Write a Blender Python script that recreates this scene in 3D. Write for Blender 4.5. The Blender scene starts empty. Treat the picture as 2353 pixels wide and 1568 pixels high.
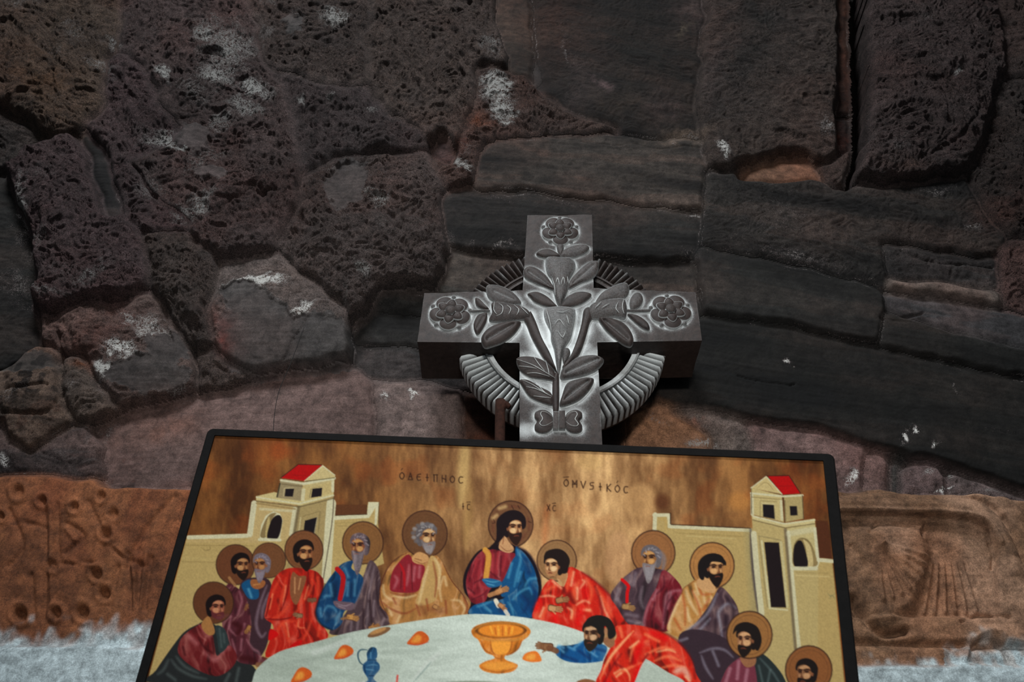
import bpy, math, random
import numpy as np
from mathutils import Vector, Matrix
SC = bpy.context.scene; COL = SC.collection
# ---------------------------------------------------------------- camera, world, lights, exposure
CAM = Vector((0.0, -1.19, 1.35)); PITCH = math.radians(35); FPX = 2353 * 35 / 36
cd = bpy.data.cameras.new('camera'); cam = bpy.data.objects.new('camera', cd); COL.objects.link(cam)
cam.location = CAM; cam.rotation_euler = (math.pi / 2 + PITCH, 0, 0)
cd.lens = 35; cd.sensor_width = 36; cd.clip_start = .02; cd.clip_end = 50
cd.dof.use_dof = True; cd.dof.focus_distance = 1.6; cd.dof.aperture_fstop = 7.5
SC.camera = cam
wd = bpy.data.worlds.new('world'); SC.world = wd; wd.use_nodes = True
wd.node_tree.nodes['Background'].inputs[0].default_value = (.55, .62, .68, 1)
wd.node_tree.nodes['Background'].inputs[1].default_value = .11
SC.view_settings.view_transform = 'Standard'; SC.view_settings.look = 'None'
SC.view_settings.gamma = 1; SC.view_settings.use_curve_mapping = False
SC.view_settings.exposure = 0.0
def lamp(name, kind, loc, target, power, color=(1, 1, 1), **kw):
    l = bpy.data.lights.new(name, kind); l.energy = power; l.color = color
    for k, v in kw.items(): setattr(l, k, v)
    o = bpy.data.objects.new(name, l); COL.objects.link(o); o.location = loc
    o.rotation_euler = (Vector(target) - Vector(loc)).to_track_quat('-Z', 'Y').to_euler()
    return o
# daylight from the doorway behind and above the viewer, a front fill, and an added spot that brightens the middle
lamp('doorway_light', 'AREA', (-.5, -1.7, 4.3), (0, 0, 2.0), 78, (.93, .97, 1), shape='RECTANGLE', size=.9, size_y=.5)
lamp('front_light', 'AREA', (.3, -3.2, 1.7), (0, 0, 2.0), 9, (.95, .97, 1), shape='RECTANGLE', size=1.6, size_y=1.6)
lamp('added_centre_spot', 'SPOT', (.12, -2.3, 1.85), (.06, -.02, 1.97), 98, (1, .98, .94), spot_size=math.radians(46), spot_blend=1.0, shadow_soft_size=.12)
# pixel <-> world bookkeeping (used only to read measured positions off the photograph)
_F = np.array([0, math.cos(PITCH), math.sin(PITCH)]); _U = np.array([0, -math.sin(PITCH), math.cos(PITCH)]); _C = np.array(CAM)
def ray(px, py):
    px = np.asarray(px, float); py = np.asarray(py, float)
    return _F + np.array([1., 0, 0]) * ((px - 1176.5) / FPX)[..., None] + _U * ((784 - py) / FPX)[..., None]
def on_y(px, py, Y):
    r = ray(px, py); return _C + r * ((Y - _C[1]) / r[..., 1])[..., None]
def pix(P):
    d = np.asarray(P, float) - _C; z = d @ _F
    return 1176.5 + FPX * d[..., 0] / z, 784 - FPX * (d @ _U) / z
# ---------------------------------------------------------------- numeric helpers
def _lat(seed, n=256): return np.random.RandomState(seed).uniform(-1, 1, (n, n)).astype(np.float32)
def noise2(x, y, seed=0):
    L = _lat(seed); n = 256
    xi = np.floor(x).astype(int); yi = np.floor(y).astype(int); fx = (x - xi).astype(np.float32); fy = (y - yi).astype(np.float32)
    fx = fx * fx * fx * (fx * (fx * 6 - 15) + 10); fy = fy * fy * fy * (fy * (fy * 6 - 15) + 10)
    a = L[yi % n, xi % n]; b = L[yi % n, (xi + 1) % n]; c = L[(yi + 1) % n, xi % n]; d = L[(yi + 1) % n, (xi + 1) % n]
    return (a + (b - a) * fx) * (1 - fy) + (c + (d - c) * fx) * fy
def fbm2(x, y, o=4, seed=0, g=.5):
    r = 0; a = 1.0; t = 0
    for i in range(o):
        r = r + a * noise2(x * 2 ** i + 17.3 * i, y * 2 ** i + 9.1 * i, seed + i * 7); t += a; a *= g
    return r / t * 1.6
def ridge2(x, y, o=4, seed=0, g=.55):
    r = 0; a = 1.0; t = 0
    for i in range(o):
        r = r + a * (1 - 2 * np.abs(noise2(x * 2 ** i + 5.7 * i, y * 2 ** i + 3.3 * i, seed + i * 5))); t += a; a *= g
    return r / t
def catmull(p, n, closed):
    p = np.asarray(p, float); m = len(p)
    out = []; rng = range(m) if closed else range(m - 1)
    t = np.arange(n) / n; t2, t3 = t * t, t * t * t
    for i in rng:
        if closed: a, b, c, d = p[(i - 1) % m], p[i], p[(i + 1) % m], p[(i + 2) % m]
        else: a, b, c, d = p[max(i - 1, 0)], p[i], p[i + 1], p[min(i + 2, m - 1)]
        out.append(.5 * (2 * b + np.outer(t, c - a) + np.outer(t2, 2 * a - 5 * b + 4 * c - d) + np.outer(t3, -a + 3 * b - 3 * c + d)))
    if not closed: out.append(p[-1:])
    return np.concatenate(out)
def poly_sdf(x, y, p):
    """signed distance to polygon p (negative inside)"""
    p = np.asarray(p, np.float32); d = np.full(x.shape, 1e12, np.float32); ins = np.zeros(x.shape, bool)
    n = len(p)
    for i in range(n):
        ax, ay = p[i]; bx, by = p[(i + 1) % n]; ex, ey = bx - ax, by - ay; L = ex * ex + ey * ey
        if L < 1e-12: continue
        wx, wy = x - ax, y - ay
        t = np.clip((wx * ex + wy * ey) / L, 0, 1)
        d = np.minimum(d, (wx - ex * t) ** 2 + (wy - ey * t) ** 2)
        if ay != by:
            c = (ay > y) != (by > y)
            ins ^= c & (x < ex * (y - ay) / (by - ay) + ax)
    d = np.sqrt(d); return np.where(ins, -d, d)
def line_dist(x, y, p):
    p = np.asarray(p, np.float32); d = np.full(x.shape, 1e12, np.float32)
    for i in range(len(p) - 1):
        ax, ay = p[i]; ex, ey = p[i + 1] - p[i]; L = ex * ex + ey * ey + 1e-12
        t = np.clip(((x - ax) * ex + (y - ay) * ey) / L, 0, 1)
        d = np.minimum(d, (x - ax - ex * t) ** 2 + (y - ay - ey * t) ** 2)
    return np.sqrt(d)
def sstep(a, b, v): t = np.clip((v - a) / (b - a), 0, 1); return t * t * (3 - 2 * t)
def srgb(c):
    c = np.asarray(c, np.float32) / 255.0
    return np.where(c <= .04045, c / 12.92, ((np.clip(c, 0, None) + .055) / 1.055) ** 2.4)
# ---------------------------------------------------------------- the painted picture on the icon panel
# (flat print: colours computed here, kept as a colour attribute on the panel's painted face)
class Canvas:
    def __init__(s, x0, y0, w, h, k=1.0):
        s.x0, s.y0, s.k = x0, y0, k
        s.W, s.H = int(w * k), int(h * k)
        s.im = np.zeros((s.H, s.W, 3), np.float32)
        s.ox, s.oy, s.sc = 0.0, 0.0, 1.0
    def at(s, ox, oy, sc): s.ox, s.oy, s.sc = ox, oy, sc
    def P(s, pts):
        p = np.asarray(pts, float).reshape(-1, 2)
        return np.stack([(s.ox + p[:, 0] / s.sc - s.x0) * s.k, (s.oy + p[:, 1] / s.sc - s.y0) * s.k], 1)
    def box(s, p, m):
        a = max(0, int(p[:, 0].min() - m)); b = min(s.W, int(p[:, 0].max() + m) + 2)
        c = max(0, int(p[:, 1].min() - m)); d = min(s.H, int(p[:, 1].max() + m) + 2)
        if a >= b or c >= d: return None
        yy, xx = np.mgrid[c:d, a:b].astype(np.float32)
        return a, b, c, d, xx + .5, yy + .5
    def blend(s, bx, al, col):
        a, b, c, d = bx[:4]
        r = s.im[c:d, a:b]
        al = np.clip(al, 0, 1)[..., None]
        r += (np.asarray(col, np.float32) - r) * al
    def poly(s, pts, col, soft=1.6, al=1.0, smooth=True, ret=False):
        p = s.P(pts)
        if smooth and len(p) > 3: p = catmull(p, 5, True)
        bx = s.box(p, soft + 2)
        if bx is None: return
        sd = poly_sdf(bx[4], bx[5], p)
        m = np.clip(.5 - sd / soft, 0, 1) * al
        if ret: return bx, m
        lum = max(col); sat = (max(col) - min(col)) / (lum + 1)
        if smooth and len(pts) >= 10 and (bx[1] - bx[0]) * (bx[3] - bx[2]) > 2600 and sat > .12 and lum > 60:      # draped cloth: painted light and dark pleats
            s.seed = getattr(s, 'seed', 0) + 1; cx, cy = p.mean(0)
            u = (bx[4] - cx) + (bx[5] - cy) * .25 * math.sin(s.seed * 1.7); v = bx[5] - cy
            w = fbm2(u / 30 + s.seed, v / 40, 2, 400 + s.seed) * 9
            n = ridge2((u + w) / 19, v / 75 + w / 40, 2, 500 + s.seed)
            hi = np.clip(n - .25, 0, 1)[..., None] * 1.1; lo = np.clip(-.05 - n, 0, 1)[..., None] * 1.3
            base = np.asarray(col, np.float32)
            cc = base * (1 - .48 * np.minimum(lo, 1)) + (base * .45 + np.array((150, 128, 112)) - base) * hi * .6
            s.blend(bx, m, cc); return
        s.blend(bx, m, col)
    def ell(s, x, y, rx, ry, col, ang=0, soft=1.6, al=1.0):
        t = np.linspace(0, 2 * np.pi, 28, endpoint=False); ca, sa = math.cos(math.radians(ang)), math.sin(math.radians(ang))
        u, v = rx * np.cos(t), ry * np.sin(t)
        s.poly(np.stack([x + u * ca - v * sa, y + u * sa + v * ca], 1), col, soft, al, False)
    def line(s, pts, col, w=4, al=1.0, soft=1.4, taper=True, smooth=True):
        p = s.P(pts)
        if smooth and len(p) > 2: p = catmull(p, 5, False)
        w = w / s.sc * s.k * .5
        bx = s.box(p, w + soft + 1)
        if bx is None: return
        d = np.full(bx[4].shape, 1e9, np.float32); n = len(p) - 1
        for i in range(n):
            a, b = p[i], p[i + 1]; e = b - a; L = e @ e + 1e-9
            t = np.clip(((bx[4] - a[0]) * e[0] + (bx[5] - a[1]) * e[1]) / L, 0, 1)
            q = np.hypot(bx[4] - a[0] - t * e[0], bx[5] - a[1] - t * e[1])
            ww = w * (math.sin(math.pi * (i + .5) / n * .9 + .15) ** .6 if taper else 1)
            d = np.minimum(d, q - ww)
        s.blend(bx, np.clip(.5 - d / soft, 0, 1) * al, col)

def halo(c, x, y, r, fill=(118, 78, 46), rim=(88, 56, 34), ry=None, ang=0, al=1.0):
    ry = ry or r * 1.04
    c.ell(x, y, r * 1.03, ry * 1.03, (58, 34, 24), ang, al=.85)
    c.ell(x, y, r * .98, ry * .98, fill, ang, al=al)
    for k in (1.0, .86):
        t = np.linspace(0, 2 * np.pi, 30); c.line(np.stack([x + r * k * .97 * np.cos(t), y + ry * k * .97 * np.sin(t)], 1), rim, 4, .55, taper=False)

def folds(c, col, w, *lines, al=.75, soft=2.0):
    for l in lines: c.line(l, col, w, al, soft)

def head(c, x, y, s, look=1, hair=(26, 18, 16), beard=None, skin=(150, 98, 62), hi=(205, 160, 112), ear=True, hl=None, bl=0.6, young=False):
    """face of about height 2s centred on (x, y); look=+1 turns right, -1 left"""
    L = look; dk = (44, 24, 18)
    hx = lambda u, v: (x + u * s * L, y + v * s)
    c.poly([hx(-.95, .1), hx(-.95, -.5), hx(-.6, -1.0), hx(0, -1.22), hx(.6, -1.05), hx(.86, -.6), hx(.8, -.2), hx(.3, -.3), hx(-.2, 0), hx(-.45, .8), hx(-.8, .7)], hair)
    c.poly([hx(-.42, -.55), hx(.1, -.78), hx(.62, -.65), hx(.74, -.2), hx(.72, .3), hx(.6, .75), hx(.25, 1.05), hx(-.1, .9), hx(-.4, .45), hx(-.5, -.1)], skin)
    c.poly([hx(-.3, -.45), hx(.1, -.64), hx(.55, -.5), hx(.5, -.32), hx(0, -.34)], hi, 3, .85)
    c.poly([hx(-.3, .12), hx(-.05, .0), hx(.22, .1), hx(.2, .42), hx(-.05, .5), hx(-.28, .34)], hi, 3, .9)
    c.poly([hx(.42, .15), hx(.58, .1), hx(.62, .3), hx(.5, .36)], hi, 2.5, .6)
    c.line([hx(-.36, -.2), hx(-.05, -.3), hx(.2, -.2)], dk, s * .13, .9)
    c.line([hx(.36, -.22), hx(.52, -.28), hx(.68, -.2)], dk, s * .13, .9)
    c.ell(*hx(-.06, -.1), s * .17, s * .1, dk, al=.9); c.ell(*hx(.5, -.1), s * .14, s * .1, dk, al=.9)
    c.line([hx(.27, -.2), hx(.36, .15), hx(.42, .36), hx(.24, .4)], (96, 54, 34), s * .09, .8)
    c.line([hx(.26, -.18), hx(.3, .2)], hi, s * .08, .6)
    if beard:
        b = bl
        c.poly([hx(-.5, .1), hx(-.3, .42), hx(0, .52), hx(.3, .46), hx(.68, .4), hx(.74, .7), hx(.6, 1.0 + b * .3), hx(.3, 1.1 + b), hx(-.05, 1.0 + b * .8), hx(-.4, .8)], beard)
        c.line([hx(.05, .74), hx(.28, .68), hx(.48, .72)], (120, 62, 44), s * .1, .9)
    else:
        c.line([hx(.12, .66), hx(.3, .62), hx(.48, .66)], (110, 50, 36), s * .11, .9)
        c.line([hx(.0, .95), hx(.3, 1.02)], dk, s * .08, .5)
    if ear: c.ell(*hx(-.52, .08), s * .1, s * .2, (140, 88, 58), al=.9)
    c.poly([hx(-.62, .0), hx(-.6, -.4), hx(-.35, -.75), hx(.1, -.92), hx(.6, -.8), hx(.72, -.5), hx(.45, -.66), hx(.1, -.68), hx(-.3, -.45), hx(-.42, -.1)], hair)
    if hl is not None:
        for k in range(7):
            a = -2.9 + k * .4
            c.line([hx(.78 * math.cos(a) - .05, .2 + 1.15 * math.sin(a)), hx(.6 * math.cos(a + .2) - .05, .1 + .95 * math.sin(a + .15))], hl, s * .13, .65)
        if beard:
            for k in range(6):
                u = -.28 + k * .16
                c.line([hx(u, .6), hx(u * .8 + .06, .95), hx(u * .5 + .1, 1.05 + bl * .75)], hl, s * .1, .6)

def hand(c, x, y, ang, s=20, col=(176, 128, 78), flip=1):
    ca, sa = math.cos(math.radians(ang)), math.sin(math.radians(ang))
    q = lambda u, v: (x + (u * ca - v * flip * sa) * s, y + (u * sa + v * flip * ca) * s)
    c.poly([q(-1, -.5), q(0, -.6), q(.7, -.4), q(.7, .4), q(0, .55), q(-1, .5)], (92, 56, 36))
    c.poly([q(-.9, -.4), q(0, -.46), q(.6, -.3), q(.6, .3), q(0, .4), q(-.9, .36)], col, 2.4)
    for k, l in zip((-.36, -.12, .12, .34), (1.25, 1.45, 1.4, 1.15)):
        c.line([q(.4, k), q(l, k * 1.25 + .08)], (110, 68, 42), s * .26, .9); c.line([q(.4, k), q(l, k * 1.25 + .05)], col, s * .17, .95)
    c.line([q(-.2, -.45), q(.35, -.85)], col, s * .24, .9)

def paint_picture():
    c = Canvas(290, 975, 1720, 665)
    yy, xx = np.mgrid[0:c.H, 0:c.W].astype(np.float32); X = xx + c.x0; Y = yy + c.y0
    # worn gold ground: vertical brushed mottling
    n1 = fbm2(X / 34, Y / 95, 4, 11); n2 = fbm2(X / 90, Y / 120, 3, 12); n3 = fbm2(X / 9, Y / 30, 3, 13)
    g = np.clip(.5 + .42 * n1 + .3 * n2 + .16 * n3, 0, 1)[..., None]
    pol = np.clip(np.exp(-((X - 1290) / 330) ** 2) * 1.1, 0, 1)[..., None]     # paler middle: glow and sheen of the gold painted in
    A = np.array((76, 44, 22)) * (1 - pol) + np.array((134, 96, 60)) * pol
    B = np.array((136, 88, 44)) * (1 - pol) + np.array((220, 178, 124)) * pol
    c.im[:] = A + (B - A) * g
    red = np.clip(fbm2(X / 60, Y / 60, 3, 15) * 1.6 - .25, 0, 1)[..., None] * (1 - pol * .6)
    c.im += (np.array((150, 66, 26)) - c.im) * red * .28
    c.at(0, 0, 1)
    for sx, sy, w, h_, cc, al in ((1065, 1075, 14, 90, (214, 186, 120), .5), (1252, 1230, 6, 70, (190, 106, 60), .45), (1470, 1150, 40, 40, (216, 172, 116), .4), (1500, 1320, 26, 90, (214, 160, 100), .35),
                                  (1075, 1180, 10, 80, (196, 160, 96), .4), (1420, 1280, 30, 60, (226, 176, 130), .35), (1522, 1152, 16, 18, (92, 52, 28), .8), (1700, 1150, 25, 22, (190, 130, 66), .5), (1365, 1155, 14, 24, (118, 78, 46), .4), (1355, 1060, 30, 20, (206, 170, 110), .4), (640, 1035, 20, 20, (150, 70, 30), .5)):
        c.ell(sx, sy, w, h_, cc, 4, soft=14, al=al)
    ink = (52, 30, 18)
    wall, wl, wsh, st = (176, 152, 98), (198, 192, 158), (128, 108, 66), (188, 180, 142)
    # ---------------- left city wall and tower  (region 1)
    c.at(330, 960, 4.612)
    c.poly([(455, 1245), (1100, 1222), (1200, 1200), (1640, 1230), (1700, 1280), (1990, 1260), (2000, 1040), (2306, 1030), (2420, 1010), (2420, 2000), (2000, 4000), (-300, 4000)], wall, smooth=False)
    c.line([(470, 1262), (1100, 1245)], wl, 44, .95, taper=False); c.line([(440, 1300), (1200, 1310)], (186, 160, 112), 22, .6, 6)
    c.line([(430, 1345), (1150, 1352)], wsh, 8, .5); c.line([(400, 1520), (760, 1525)], wsh, 10, .4); c.line([(400, 1480), (700, 1490)], (186, 166, 110), 20, .4, 5)
    c.line([(600, 1370), (650, 1400), (700, 1385), (690, 1360)], wsh, 8, .7)
    c.at(700, 1160, 5.2275)
    c.poly([(320, 125), (740, 110), (750, 0), (760, -40), (885, -40), (880, 240), (950, 700), (200, 1000)], wall, smooth=False)
    c.poly([(325, 128), (745, 108), (762, -40), (890, -40), (862, 232), (835, 245), (845, 30), (770, 150), (325, 178)], wl, smooth=False)
    c.line([(340, 215), (780, 200)], (150, 132, 80), 10, .6); c.line([(330, 250), (700, 245)], wsh, 6, .35)
    c.poly([(335, -10), (745, -10), (742, 105), (335, 122)], (96, 58, 32), smooth=False); c.line([(335, 122), (745, 108)], (40, 34, 26), 7, .7)
    c.line([(890, -40), (880, 230)], (70, 62, 46), 8, .6, taper=False); c.line([(745, 0), (742, 105)], (50, 34, 22), 6, .6, taper=False)
    c.at(330, 960, 4.612)
    # tower body
    c.poly([(1180, 870), (1640, 930), (1580, 1250), (1440, 1310), (1100, 1300), (1105, 1230), (1130, 1180)], (182, 158, 108), smooth=False)
    c.poly([(1640, 920), (2010, 830), (1960, 1700), (1480, 1700), (1580, 1250)], (160, 140, 94), smooth=False)
    c.line([(1165, 900), (1120, 1230)], wl, 60, .95, taper=False); c.line([(1600, 960), (1560, 1230)], wl, 50, .9, taper=False)
    c.line([(1190, 900), (1600, 960)], (140, 116, 74), 18, .7); c.line([(1230, 960), (1600, 985)], wl, 26, .6)
    c.line([(1640, 930), (1590, 1230)], (110, 96, 68), 34, .8, 4, taper=False)
    c.line([(1985, 900), (1965, 1150), (1930, 1700)], wl, 100, .95, taper=False); c.line([(2010, 840), (1990, 1120), (1900, 1700)], (92, 80, 64), 12, .8, taper=False)
    c.line([(1680, 1040), (1860, 985), (1845, 1200)], (120, 104, 66), 8, .7, smooth=False); c.line([(1660, 1050), (1640, 1200)], (196, 184, 140), 12, .7)
    c.poly([(1185, 825), (1380, 780), (1660, 870), (2010, 780), (2010, 828), (1650, 925), (1185, 868)], (192, 176, 124), smooth=False)
    c.line([(1190, 835), (1640, 905), (2008, 815)], wl, 18, .9, smooth=False); c.line([(1190, 880), (1640, 940), (2005, 850)], (96, 82, 54), 11, .8, smooth=False)
    # arch window
    c.poly([(1225, 1255), (1240, 1130), (1290, 1030), (1370, 985), (1440, 1010), (1470, 1080), (1440, 1275), (1230, 1275)], wl, smooth=False)
    c.poly([(1230, 1250), (1270, 1110), (1330, 1020), (1400, 1005), (1350, 1080), (1300, 1250)], (132, 112, 74))
    c.poly([(1300, 1100), (1330, 1050), (1330, 1250), (1285, 1250)], (176, 156, 104))
    c.poly([(1305, 1268), (1340, 1100), (1390, 1035), (1440, 1030), (1462, 1100), (1415, 1272)], (30, 20, 22))
    c.line([(1220, 1285), (1440, 1290)], wl, 30, .95)
    c.poly([(1705, 1085), (1832, 1048), (1805, 1200), (1780, 1290), (1680, 1280)], (26, 20, 24), smooth=False)
    c.line([(1835, 1050), (1800, 1250)], (150, 140, 112), 10, .9, taper=False); c.line([(1870, 985), (1845, 1250)], (130, 114, 76), 8, .6, taper=False)
    # cabin with the red roof
    c.poly([(1400, 820), (1445, 660), (1680, 690), (1660, 875), (1400, 840)], (148, 132, 98), smooth=False); c.line([(1440, 690), (1410, 830)], (44, 40, 26), 14, .8)
    c.poly([(1680, 690), (2020, 620), (2010, 790), (1660, 880)], (184, 164, 112), smooth=False)
    c.line([(1455, 695), (1680, 722)], (104, 90, 62), 10, .8); c.line([(1690, 760), (1680, 860)], wl, 40, .8)
    c.line([(1450, 655), (1690, 690), (2020, 630)], wl, 30, .95, smooth=False); c.line([(2000, 650), (2000, 770)], wl, 30, .9, taper=False)
    c.line([(1705, 730), (2005, 660)], (176, 162, 118), 10, .7); c.line([(1690, 700), (2020, 640)], wl, 20, .7)
    c.poly([(1690, 665), (1895, 495), (2025, 600), (2020, 632)], (190, 172, 122), smooth=False); c.line([(1700, 660), (1893, 502), (2022, 602)], wl, 14, .9, smooth=False); c.line([(1715, 668), (2020, 628)], (90, 84, 52), 9, .8)
    c.poly([(1455, 630), (1635, 490), (1885, 495), (1695, 660)], (170, 6, 10), smooth=False); c.line([(1450, 628), (1635, 486), (1885, 492)], (54, 24, 16), 10, .8, smooth=False)
    c.line([(1560, 600), (1760, 610)], (130, 4, 8), 6, .5); c.line([(1460, 628), (1690, 658)], (196, 30, 30), 6, .6)
    for q in ([(1500, 745), (1590, 745), (1575, 830), (1490, 825)], [(1785, 745), (1888, 735), (1880, 825), (1770, 840)]): c.poly(q, (30, 22, 26), smooth=False)
    c.line([(1490, 740), (1590, 738)], (196, 180, 136), 8, .8); c.line([(1485, 745), (1478, 825)], (196, 180, 136), 9, .7); c.line([(1770, 750), (1755, 840)], (120, 108, 76), 10, .8); c.line([(1785, 735), (1890, 722)], (150, 136, 96), 8, .8)
    # ---------------- right city wall and tower (region 8)
    c.at(1480, 1050, 3.027)
    c.poly([(65, 390), (180, 390), (185, 470), (740, 495), (800, 480), (1200, 690), (1310, 710), (1330, 900), (1460, 2200), (60, 2200), (60, 500)], wall, smooth=False)
    c.line([(70, 400), (172, 400), (176, 480), (740, 506)], wl, 24, .95, smooth=False, taper=False); c.line([(78, 395), (72, 525)], wl, 28, .95, taper=False)
    c.line([(190, 466), (740, 492)], (52, 34, 22), 7, .8); c.line([(184, 388), (184, 460)], (52, 34, 22), 7, .8, taper=False); c.line([(110, 430), (150, 435), (150, 520)], (180, 152, 92), 24, .7, 4)
    c.line([(230, 525), (700, 550)], (146, 126, 76), 8, .5); c.line([(300, 545), (640, 565)], (196, 178, 124), 8, .5); c.line([(200, 590), (620, 604)], (150, 130, 80), 7, .4)
    c.poly([(700, 500), (750, 495), (800, 1100), (740, 1090)], (150, 140, 100), 14, .5, smooth=False)
    c.line([(742, 500), (760, 780), (798, 1095)], (74, 66, 68), 22, .85, 5)
    c.poly([(750, 400), (985, 460), (1190, 430), (1215, 700), (1210, 1700), (860, 1700), (800, 1080)], (178, 158, 106), smooth=False)
    c.poly([(985, 500), (1190, 440), (1215, 700), (1195, 770), (1045, 770), (1060, 1320), (1040, 1310)], (184, 168, 118), smooth=False)
    c.line([(765, 530), (790, 820), (820, 1085)], wl, 40, .9, taper=False); c.line([(800, 545), (830, 800), (860, 1040)], (138, 124, 86), 8, .7, taper=False); c.line([(800, 545), (950, 575)], (138, 124, 86), 8, .7)
    c.line([(820, 580), (850, 820), (878, 1050), (1000, 1062)], (198, 190, 150), 16, .9, smooth=False)
    c.line([(955, 590), (1000, 1040)], (190, 180, 136), 18, .8, taper=False)
    c.poly([(838, 588), (940, 592), (990, 1045), (885, 1042)], (32, 22, 24), smooth=False)
    c.line([(1005, 520), (1030, 800), (1080, 1320)], wl, 26, .95, taper=False); c.line([(985, 500), (1010, 800), (1055, 1330)], (98, 84, 66), 20, .75, 4, taper=False)
    c.line([(1195, 500), (1212, 690), (1200, 750)], wl, 30, .95, taper=False); c.line([(1010, 530), (1180, 500)], wl, 40, .6, 5)
    c.poly([(1045, 755), (1045, 610), (1090, 560), (1150, 580), (1195, 680), (1200, 755)], (140, 120, 78))
    c.poly([(1110, 570), (1160, 620), (1180, 745), (1140, 755), (1130, 640)], (190, 170, 120))
    c.poly([(1050, 755), (1042, 650), (1060, 590), (1095, 580), (1122, 640), (1140, 758)], (30, 22, 24)); c.line([(1045, 612), (1090, 562), (1150, 585), (1190, 660)], (120, 104, 66), 6, .8)
    c.line([(1045, 772), (1200, 772)], wl, 26, .95); c.line([(1215, 712), (1315, 722)], wl, 26, .95); c.line([(1060, 820), (1290, 830)], (200, 180, 128), 10, .5); c.line([(1060, 800), (1280, 806)], (146, 128, 80), 7, .45)
    c.poly([(1195, 440), (1280, 440), (1310, 700), (1222, 700)], (84, 46, 26), smooth=False)
    c.poly([(755, 400), (980, 455), (1190, 425), (1190, 455), (985, 485), (755, 430)], (194, 178, 128), smooth=False)
    c.line([(758, 408), (980, 462), (1190, 434)], wl, 12, .9, smooth=False); c.line([(758, 434), (985, 490), (1190, 460)], (104, 88, 58), 7, .8, smooth=False)
    c.poly([(745, 210), (960, 262), (975, 450), (750, 395)], (186, 168, 116), smooth=False); c.poly([(975, 262), (1105, 262), (1115, 425), (985, 450)], (168, 150, 102), smooth=False)
    c.line([(752, 262), (755, 395)], wl, 22, .9, taper=False); c.line([(955, 300), (962, 430)], wl, 18, .85, taper=False); c.line([(982, 300), (985, 440)], (110, 96, 66), 8, .7, taper=False)
    c.line([(745, 248), (965, 270), (1105, 262)], wl, 16, .95, smooth=False); c.line([(750, 275), (965, 292)], (130, 112, 72), 6, .7)
    c.poly([(743, 212), (852, 128), (962, 255)], (190, 170, 118), smooth=False); c.line([(745, 212), (852, 132), (962, 255)], wl, 9, .95, smooth=False); c.line([(790, 212), (850, 172), (910, 235)], (150, 130, 84), 6, .7)
    c.poly([(862, 128), (1010, 128), (1088, 248), (970, 258)], (172, 6, 12), smooth=False); c.line([(855, 128), (1010, 124), (1090, 248)], (54, 20, 14), 6, .8, smooth=False); c.line([(920, 200), (1040, 196)], (130, 4, 8), 4, .5)
    c.line([(1104, 265), (1112, 430)], (70, 54, 36), 6, .8, taper=False); c.line([(748, 215), (750, 390)], (60, 46, 30), 5, .7, taper=False)
    for q in ([(828, 325), (905, 330), (912, 428), (830, 412)], [(1015, 338), (1065, 338), (1070, 402), (1020, 404)]): c.poly(q, (30, 24, 26), smooth=False)
    c.line([(810, 420), (810, 300), (925, 308)], (140, 124, 84), 7, .7, smooth=False); c.line([(820, 318), (908, 324)], (196, 184, 142), 6, .8)
    c.line([(1280, 945), (1300, 965), (1330, 950)], (130, 122, 84), 8, .7); c.line([(1290, 985), (1310, 960), (1330, 985)], (130, 122, 84), 7, .7)
    # ---------------- lettering
    def letters(lst, x, y, h, dx, slope, w=5.5):
        G = {'O': [[(.5, 0), (.12, .3), (.12, .7), (.5, 1), (.88, .7), (.88, .3), (.5, 0)]], 'D': [[(.1, 1), (.5, 0), (.9, 1), (.1, 1)], [(.3, .55), (.7, .55)]], 'E': [[(.85, .08), (.3, .2), (.15, .6), (.4, 1), (.85, .92)], [(.2, .5), (.7, .5)]],
             'I': [[(.5, 0), (.5, 1)], [(.3, .5), (.7, .5)]], 'P': [[(.1, 0), (.9, 0)], [(.22, 0), (.22, 1)], [(.78, 0), (.78, 1)]], 'N': [[(.15, 0), (.15, 1)], [(.15, .4), (.85, .62)], [(.85, 0), (.85, 1)]],
             'C': [[(.85, .1), (.35, .08), (.12, .5), (.35, .95), (.85, .9)]], 'M': [[(.1, 1), (.1, 0), (.5, .55), (.9, 0), (.9, 1)], [(.1, .55), (.9, .55)]], 'V': [[(.05, 0), (.5, 1), (.95, 0)]], 'S': [[(.85, .05), (.25, .1), (.3, .45), (.75, .5), (.7, .95), (.15, 1)]],
             'K': [[(.15, 0), (.15, 1)], [(.85, 0), (.2, .5), (.85, 1)]], 'X': [[(.1, 0), (.9, 1)], [(.9, 0), (.1, 1)]], "'": [[(.4, -.35), (.6, -.6)]], '-': [[(.0, -.3), (1, -.35)]]}
        i = 0
        for ch in lst:
            if ch in "'-":
                for q in G[ch]: c.line([(x + (i - 1) * dx + u * dx * .6, y + (i - 1) * slope + v * h) for u, v in q], ink, w * .8, .8, taper=False, smooth=False)
                continue
            for q in G.get(ch, []): c.line([(x + i * dx + u * dx * .62, y + i * slope + v * h) for u, v in q], ink, w, .85, 1.5, taper=False, smooth=len(q) > 4 and ch in 'OCES')
            i += 1
    c.at(850, 1040, 3.361)
    letters("O'DEIPNOC", 225, 148, 52, 65, 4.6, 8)
    letters("O-MVSIKO'C", 1495, 202, 54, 66, 7.5, 8)
    letters("IC-", 705, 388, 46, 42, 4, 7); letters("XC-", 1365, 398, 46, 44, 4, 7)
    # ---------------- standing and seated figures, left to right
    # oldest group at the left (region 2)
    c.at(330, 1220, 4.506)
    halo(c, 945, 345, 200, (104, 62, 38)); halo(c, 1290, 300, 175, (112, 72, 44)); 
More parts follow.
